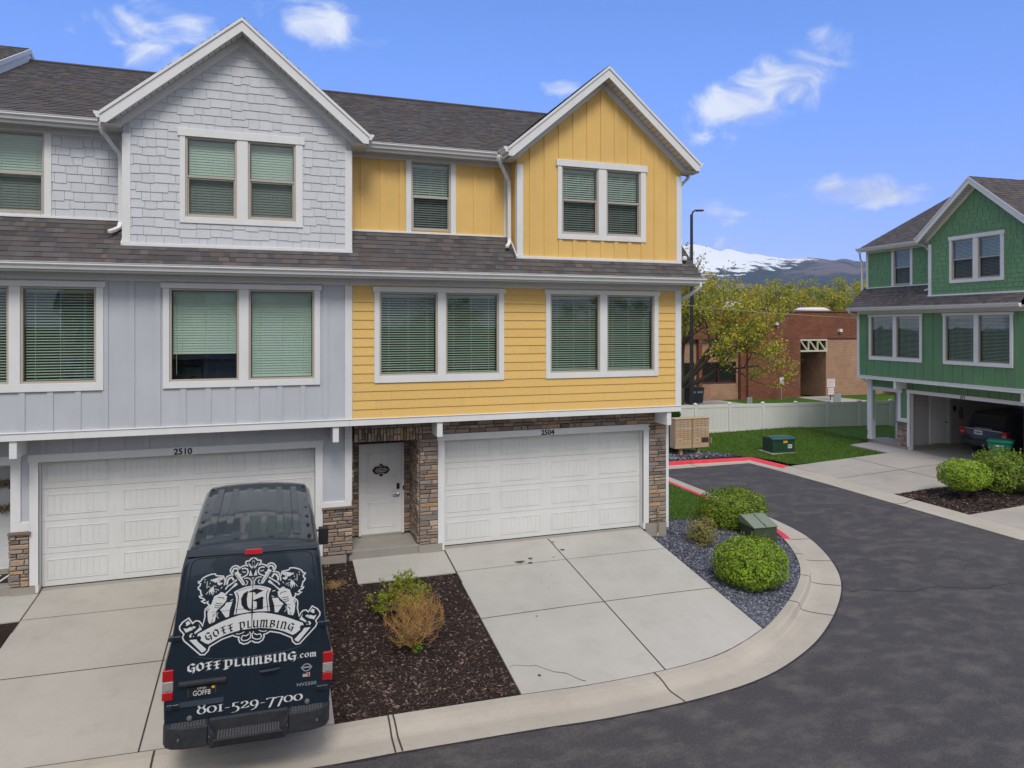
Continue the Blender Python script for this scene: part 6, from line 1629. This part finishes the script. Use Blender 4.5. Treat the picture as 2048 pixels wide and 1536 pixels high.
# arborvitae by the mailboxes
rr = random.Random(21); t = thing('arborvitae', 'tall dark green arborvitae beside the mailbox cabinets', 'tree', (12.95, 12.0, -.63)); b = MB()
for _ in range(11000):
    z = rr.random() ** 1.15; r_ = (.62 * (1 - z) ** .62 + .03) * (1 + .22 * noise.noise(Vector((math.cos(z * 40), z * 9, rr.random())))) * (1 - .35 * rr.random() ** 2); a = rr.uniform(0, 6.283); r_ *= 1 + .16 * noise.noise(Vector((math.cos(a) * 1.6, math.sin(a) * 1.6, z * 8)))
    p = Vector((r_ * math.cos(a), r_ * math.sin(a), .1 + 3.05 * z)); n_ = (Vector((math.cos(a), math.sin(a), .2)) + rvec(rr) * .7).normalized(); f = rr.uniform(.6, 1.35)
    d = (Vector((math.cos(a) * .5, math.sin(a) * .5, 1)) + rvec(rr) * .4).normalized(); e = d.cross(n_).normalized() * .022
    b.poly([p - e, p + e, p + e * .6 + d * .12, p - e * .6 + d * .12], 0, (f, f * 1.0, f * .9))
b.build('crown', M['leaf_con'], t); b = MB(); b.tube([(0, 0, 0), (0, 0, 2.6)], [.07, .015], 8); b.build('trunk', M['bark'], t)

def tree(name, label, loc, h, spread, seed, depth, nl, ls, mat, tints, base=.22, lean=(0, 0), group=None, forks=4, first=None):
    rr = random.Random(seed); t = thing(name, label, 'tree', loc, 0, group); tk = MB(); cr = MB()
    def grow(p, d, L_, rad, dep):
        pts = [Vector(p)]; q = Vector(p); n_ = 5 if dep < 2 else 3
        for k in range(n_):
            d = (d + rvec(rr) * (.16 if dep < 2 else .24) + Vector((0, 0, .05 if dep else .0))).normalized(); q = q + d * L_ / n_; pts.append(Vector(q))
        if dep <= depth - 1 or rr.random() < .5: tk.tube(pts, [rad * (1 - .5 * k / n_) for k in range(n_ + 1)], max(4, 9 - 2 * dep), caps=False)
        if dep < depth:
            for k in range(forks if dep < 2 else 3):
                i = max(1, n_ - k % 3) if dep else max(2, n_ - k % 3)
                a = (d * .9 + rvec(rr) * .85 + Vector((0, 0, .12))); a = Vector((a.x * spread, a.y * spread, a.z)).normalized()
                grow(pts[i], a, L_ * rr.uniform(.62, .82), rad * .5, dep + 1)
        if dep >= depth - 1:
            m_ = nl if dep == depth else nl // 2
            c0 = rr.choice(tints); 
            for _ in range(m_):
                i = rr.randrange(len(pts)); p_ = pts[i] + rvec(rr) * rr.random() * L_ * .45; f = rr.uniform(.75, 1.25)
                leaf(cr, p_, (rvec(rr) + Vector((0, 0, .6))).normalized(), ls * rr.uniform(.6, 1.35), tuple(x * f for x in c0), rr, .6)
    d0 = Vector((lean[0], lean[1], 1)).normalized(); hb = h * base
    tk.tube([(0, 0, -.1), Vector(d0) * hb * .5, Vector(d0) * hb], [h * .032, h * .025, h * .021], 12, caps=False)
    dirs = first or [(math.cos(6.283 * k / forks + seed), math.sin(6.283 * k / forks + seed), .9) for k in range(forks)]
    for v in dirs: grow(Vector(d0) * hb, Vector(v).normalized(), h * .27, h * .0145, 1)
    tk.build('trunk', M['bark'], t, smooth=True); cr.build('crown', mat, t)
    return t
YG = [(1,1,1),(1.35,1.18,.9),(.8,.92,.9),(1.1,1.1,.8),(1.45,1.1,.8)]
tree('spreading_tree', 'large spreading tree in thin spring leaf between lamp post and school', (21.3, 24.6, -.78), 12.9, 1.25, 5, 5, 30, .165, M['leaf2'], YG, .13, (.12, 0), None, 3,
     [(.95, -.25, .75), (.30, .25, 1.2), (1.3, -.5, .40), (-.8, .3, .9), (.35, -.75, 1.0), (-.5, -.4, 1.0)])
def clump_tree(name, label, loc, h, rx, seed, clumps, per, cr_, ls, mat, tints, group=None, base=.25):
    """broad crown of many leaf clumps carried on limbs from one trunk"""
    rr = random.Random(seed); t = thing(name, label, 'tree', loc, 0, group); tk = MB(); cr = MB(); fork = Vector((0, 0, h * base))
    tk.tube([(0, 0, -.2), (.05, .03, h * base * .5), fork, (0, 0, h * .62)], [h * .026, h * .021, h * .017, h * .006], 9, caps=False)
    for k in range(clumps):
        d = rvec(rr); d.z = abs(d.z) * 1.1 - .25 * rr.random(); q = rr.random() ** .45
        p = Vector((d.x * rx * q, d.y * rx * q, h * (base + .06) + (h * (1 - base) - h * .06) * max(.02, min(1, .12 + .88 * d.z * q))))
        m_ = fork.lerp(p, .5) + Vector((0, 0, -h * .02)) + rvec(rr) * .3
        if k % 2 == 0: tk.tube([fork + Vector((0, 0, h * .02 * (k % 7))), m_, p], [h * .008, h * .005, h * .0018], 5, caps=False)
        c0 = rr.choice(tints); R0 = cr_ * rr.uniform(.6, 1.25)
        for _ in range(per):
            e = rvec(rr) * rr.random() ** .5; f = rr.uniform(.78, 1.22)
            leaf(cr, p + Vector((e.x * R0, e.y * R0, e.z * R0 * .8)), (rvec(rr) + Vector((0, 0, .7))).normalized(), ls * rr.uniform(.6, 1.35), tuple(x * f for x in c0), rr, .6)
    tk.build('trunk', M['bark'], t, smooth=True); cr.build('crown', mat, t); return t
protos = [clump_tree('background_tree', 'tmp', (0, 0, 0), 12.6, 5.2, 31 + k, 110, 62, 1.0, .30, M['leaf2'], [tuple(x * q for x in c) for c, q in zip(YG, (.9, .95, .8, .9, .9))], 'row of trees behind the school') for k in range(3)]
spots = [(1450,92,1.0,'hidden half by the spreading tree'),(1500,100,1.03,'second from the lamp post'),(1548,96,.98,'above the white roof vent'),(1592,104,1.06,'above the brick column joint'),(1632,97,.97,'over the entrance truss'),(1670,106,1.05,'over the plain tan wall'),(1706,98,1.0,'beside the green house eave'),(1752,108,1.12,'behind the green house corner'),(1405,98,1.0,'just past the lamp post towards the yellow house')]
for k, (u, Z, s_, wh) in enumerate(spots):
    v = (u - 1024) / 1400; x = -3.528 + Z * (.3208 + .9472 * v); y = -15.064 + Z * (.9472 - .3208 * v)
    o = protos[k] if k < 3 else dup(protos[k % 3])
    o.location = (x, y, -.9); o.scale = (s_, s_, s_); o.rotation_euler = (0, 0, k * 1.7); o['label'] = 'spring green tree behind the school roof, ' + wh
# ---------------------------------------------------------------- school and mountains
def brick(name, c1, c2, mortar, sx=.0, scale=1.0):
    m = NT(name); v = m.mapping((1, 1, 1))
    s_ = m.add('ShaderNodeSeparateXYZ'); m.ln(v, s_.inputs[0]); cb = m.add('ShaderNodeCombineXYZ'); m.ln(m.math('ADD', s_.outputs[0], s_.outputs[1]), cb.inputs[0]); m.ln(s_.outputs[2], cb.inputs[1])
    b = m.add('ShaderNodeTexBrick'); m.ln(cb.outputs[0], b.inputs['Vector']); b.inputs['Scale'].default_value = scale
    b.inputs['Color1'].default_value = (*c1, 1); b.inputs['Color2'].default_value = (*c2, 1); b.inputs['Mortar'].default_value = (*mortar, 1)
    b.inputs['Brick Width'].default_value = .40; b.inputs['Row Height'].default_value = .135; b.inputs['Mortar Size'].default_value = .014; b.inputs['Mortar Smooth'].default_value = .3
    n = m.noise(.9, 5, .65); col = m.mix(1.0, b.outputs['Color'], m.ramp(n, [(.3, .82), (.7, 1.14)]), 'MULTIPLY')
    m.base(col); m.rough(.9); m.spec(.15); m.bump(b.outputs['Fac'], .3, -.01); return m.mat
M['brick'] = brick('red_brown_brick', (.185, .066, .040), (.245, .092, .056), (.15, .085, .06))
M['brick_tan'] = brick('tan_block', (.40, .235, .150), (.455, .275, .185), (.30, .19, .13))
M['coping'] = plain('red_coping', (.20, .055, .045), .5); M['cream'] = painted('cream_steel', (.58, .54, .40), .5, .05, 2, 0); M['maroon'] = plain('maroon_frame', (.10, .022, .025), .5)
t = thing('school_building', 'long flat-roofed brick school with tan panels and a truss over its entrance', 'school', (0, 30.5, -.80))
b = MB()      # brick: parapet band, entrance block, pilasters
b.box(18, 60, -.05, 16, 4.66, 6.82); b.box(31.0, 35.92, -.35, 3, -.1, 4.662); b.box(30.5, 31.0, -.1, .6, -.1, 4.66); b.box(26.75, 27.05, -.1, .6, -.1, 4.66); b.box(18, 24.4, -.12, .6, -.1, 4.66)
b.build('brick_wall', M['brick'], t)
b = MB(); b.box(27.05, 30.5, .25, .6, -.1, 1.32); b.box(27.05, 30.5, .25, .6, 2.9, 4.66); b.box(24.4, 26.75, .25, .6, -.1, 4.66); b.box(30.3, 30.5, .25, .6, 1.32, 2.9); b.box(27.05, 27.15, .25, .6, 1.32, 2.9)
b.box(38.75, 60, -.02, 16, -.1, 4.66); b.box(35.92, 38.75, 3.2, 3.5, -.1, 4.66); b.box(35.9, 36.0, 0, 3.2, -.1, 4.66)
b.build('block_wall', M['brick_tan'], t)
b = MB(); b.box(17.9, 60, -.12, 16.1, 6.82, 6.92); b.build('coping', M['coping'], t)
b = MB(); b.box(38.62, 60, -.06, 0, 4.60, 4.66); b.box(17.9, 60, -.07, 0, 4.655, 4.70); b.build('band_joint', M['maroon'], t)
b = MB()
for k in range(6):      # glazed soldier course strip beside the joint
    pass
w_ = MB(); w_.box(27.15, 30.3, .32, .36, 1.32, 2.9, 1)
for x0, x1, z0, z1 in ((27.13, 27.21, 1.3, 2.92), (30.24, 30.32, 1.3, 2.92), (28.66, 28.72, 1.3, 2.92), (27.13, 30.32, 2.86, 2.94), (27.13, 30.32, 1.28, 1.36)): w_.box(x0, x1, .22, .34, z0, z1, 0)
w_.build('window', [M['maroon'], M['car_glass']], t)
w_ = MB(); w_.box(25.2, 26.5, .22, .3, 1.0, 2.9, 1); w_.box(25.15, 25.2, .2, .3, .95, 2.95, 0); w_.box(26.5, 26.55, .2, .3, .95, 2.95, 0); w_.build('window', [M['maroon'], M['car_glass']], t)
d = MB(); d.box(36.15, 36.75, 3.1, 3.2, .0, 3.3, 1); d.box(36.1, 36.15, 3.05, 3.2, 0, 3.35); d.box(36.75, 36.8, 3.05, 3.2, 0, 3.35); d.build('entrance_door', [M['maroon'], M['car_glass']], t)
d = MB()
for z in (3.62, 4.50): d.box(35.94, 38.72, -.20, -.05, z, z + .13)
for k in range(4): x = 35.94 + k * .897; d.box(x, x + .10, -.19, -.06, 3.75, 4.5)
for k in range(3):
    x = 36.04 + k * .897; d.hexa([(x + .66, -.18, 3.75), (x + .80, -.18, 3.75), (x + .80, -.07, 3.75), (x + .66, -.07, 3.75)], [(x, -.18, 4.5), (x + .14, -.18, 4.5), (x + .14, -.07, 4.5), (x, -.07, 4.5)])
d.build('truss', M['cream'], t)
d = MB(); d.poly([(35.92, .6, 3.6), (38.75, .6, 3.6), (38.75, .6, 4.66), (35.92, .6, 4.66)]); d.box(35.92, 38.75, .0, 3.3, 4.55, 4.66); d.build('porch_ceiling', M['dark'], t)
for x, z in ((33.6, 5.75), (39.9, 5.2)):
    d = MB(); d.box(x, x + .28, -.3, -.05, z, z + .25); d.build('wall_lamp', M['sign_white'], t)
d = MB(); d.lathe([(.22, 4.3), (.24, 4.5), (.1, 4.62)], 33.9, -.4, 10); d.build('bell', M['coping'], t)
for x, y, w1, h1 in ((32.1, 3, .75, .75), (27.6, 4, .5, .55), (30.0, 5, .5, .45), (41.8, 5, 1.5, .42), (24.6, 3, .8, .5), (25.8, 4, .5, .6)):
    d = MB(); d.lathe([(w1, 6.9), (w1, 6.9 + h1 * .55), (w1 * .7, 6.9 + h1), (w1 * .2, 6.92 + h1)], x, y, 14); d.build('roof_vent', M['sign_white'], t, smooth=True)
d = MB(); d.box(44.6, 46.2, -2.4, -.9, 0, 1.5); d.build('plant_screen', M['brick'], t)

# mountains: one height field, ridge line as seen over the school, snow on the high shoulder
def mountain_mat():
    m = NT('mountain_slope')
    geo = m.add('ShaderNodeNewGeometry'); s_ = m.add('ShaderNodeSeparateXYZ'); m.ln(m.obj(), s_.inputs[0]); sn = m.add('ShaderNodeSeparateXYZ'); m.ln(geo.outputs['Normal'], sn.inputs[0])
    n1 = m.noise(.0035, 7, .62, dist=.6); n2 = m.noise(.018, 6, .7); n3 = m.noise(.0012, 4, .5)
    scrub = m.ramp(n2, [(.3, (.085, .062, .072)), (.7, (.145, .108, .105))])
    wood = m.ramp(n2, [(.3, (.008, .016, .018)), (.7, (.020, .036, .034))])
    f = m.ramp(m.math('ADD', n1, m.math('MULTIPLY', n3, .35)), [(.62, 0.0), (.69, 1.0)])
    col = m.mix(f, scrub, wood)
    hgt = m.math('SUBTRACT', m.math('MULTIPLY', s_.outputs[2], .01), m.math('MULTIPLY', m.math('SUBTRACT', s_.outputs[0], 1804.0), .0014))
    hgt = m.math('ADD', m.math('SUBTRACT', hgt, 2.40 - .5), m.math('MULTIPLY', m.math('SUBTRACT', n2, .5), 1.7))
    hgt = m.math('ADD', hgt, m.math('MULTIPLY', m.math('SUBTRACT', n1, .5), .7))
    snow = m.ramp(hgt, [(.46, 0.0), (.56, 1.0)])
    col = m.mix(snow, col, (.80, .83, .88)); m.base(col); m.rough(.9); m.spec(.05); return m.mat
M['mountain'] = mountain_mat()
def ridge(a):
    """elevation of the skyline (radians) against azimuth from the street view"""
    P = [(-1.3,.05),(-.9,.085),(-.6,.10),(-.3,.105),(.0,.108),(.20,.114),(.232,.111),(.255,.1155),(.27,.111),(.282,.108),(.290,.1055),(.297,.1075),(.315,.1005),(.34,.0955),(.37,.0910),(.41,.0895),(.44,.087),(.465,.085),(.50,.077),(.55,.066),(.65,.058),(.9,.05),(1.3,.04)]
    for (x0, y0), (x1, y1) in zip(P, P[1:]):
        if x0 <= a <= x1:
            t = (a - x0) / (x1 - x0); t = t * t * (3 - 2 * t) * .5 + t * .5; return y0 + (y1 - y0) * t
    return .04
mb = MB(); NA, NR = 300, 60; D0, D1 = 1500.0, 4200.0; yaw = 18.713 * math.pi / 180
vid = {}
for i in range(NA + 1):
    a = -1.15 + 2.25 * i / NA; h = math.tan(ridge(a)) * 3300
    for j in range(NR + 1):
        t = j / NR; dd = D0 + (D1 - D0) * t; sx, sy = math.sin(a + yaw) * dd, math.cos(a + yaw) * dd
        rise = max(0, 1 - abs(dd - 3300) / (1800 if dd < 3300 else 900)); pr = rise ** 1.25
        q = Vector((sx * .0016, sy * .0016, 0)); fold = noise.fractal(q, 1.0, 2.1, 5) if hasattr(noise, 'fractal') else noise.noise(q)
        gul = noise.noise(Vector((a * 22, dd * .0011, 1.7))) * .5 + noise.noise(Vector((a * 55, dd * .002, 5.1))) * .25
        z = h * (pr + (.10 * fold + .22 * gul * rise) * (1 - rise ** 3 * .85) * min(1, rise * 3)) * 1.0
        z += (noise.noise(Vector((a * 140, dd * .004, 2))) * 5 + noise.noise(Vector((a * 60, dd * .004, 9))) * 9) * rise
        mb.v.append((sx - 3.5, sy - 15, max(-5, z) + 4.9 * rise - 3))
for i in range(NA):
    for j in range(NR):
        k = i * (NR + 1) + j; mb.f.append((k, k + NR + 1, k + NR + 2, k + 1)); mb.m.append(0); mb.c.append(None)
struct(mb, 'mountains', M['mountain'], smooth=True, recalc=False)
# the air between here and the mountains
hz = bpy.data.materials.new('haze_air'); hz.use_nodes = True; hn = hz.node_tree.nodes; hn.remove(hn['Principled BSDF'])
pv = hn.new('ShaderNodeVolumePrincipled'); pv.inputs['Color'].default_value = (.62, .76, 1.0, 1); pv.inputs['Density'].default_value = .00013; pv.inputs['Anisotropy'].default_value = .0
hz.node_tree.links.new(pv.outputs[0], hn['Material Output'].inputs['Volume'])
mb = MB(); mb.box(-5300, 5300, -5300, 5300, -9.0, 430)
tag(mb.build('haze', hz), 'pale blue haze in the air before the mountains', kind='stuff')
# ---------------------------------------------------------------- the far side of the street, behind the viewer (unseen, added for the panes and van roof to mirror)
for src, x, lab in ((yellow, -9.66, 'yellow townhouse across the street, mirrored in the grey house panes'), (grey, -2.0, 'unseen grey townhouse added across the street for the van roof and panes to mirror')):
    o = dup(src); o.location = (x, -33.5, .0); o.rotation_euler = (0, 0, math.pi); o['label'] = lab; o['group'] = 'townhouses across the street'
for k, (x, y, s_) in enumerate(((9.5, -40, .72), (19.5, -37, .66), (26, -41, .8))):
    o = dup(protos[k]); o.location = (x, y, -.9); o.scale = (s_, s_, s_); o['group'] = 'trees across the street'
    o['label'] = ('unseen spring green tree added across the street next to the grey townhouse there', 'spring green tree mirrored in the yellow house window nearest the corner', 'unseen spring green tree added across the street where the lane begins')[k]
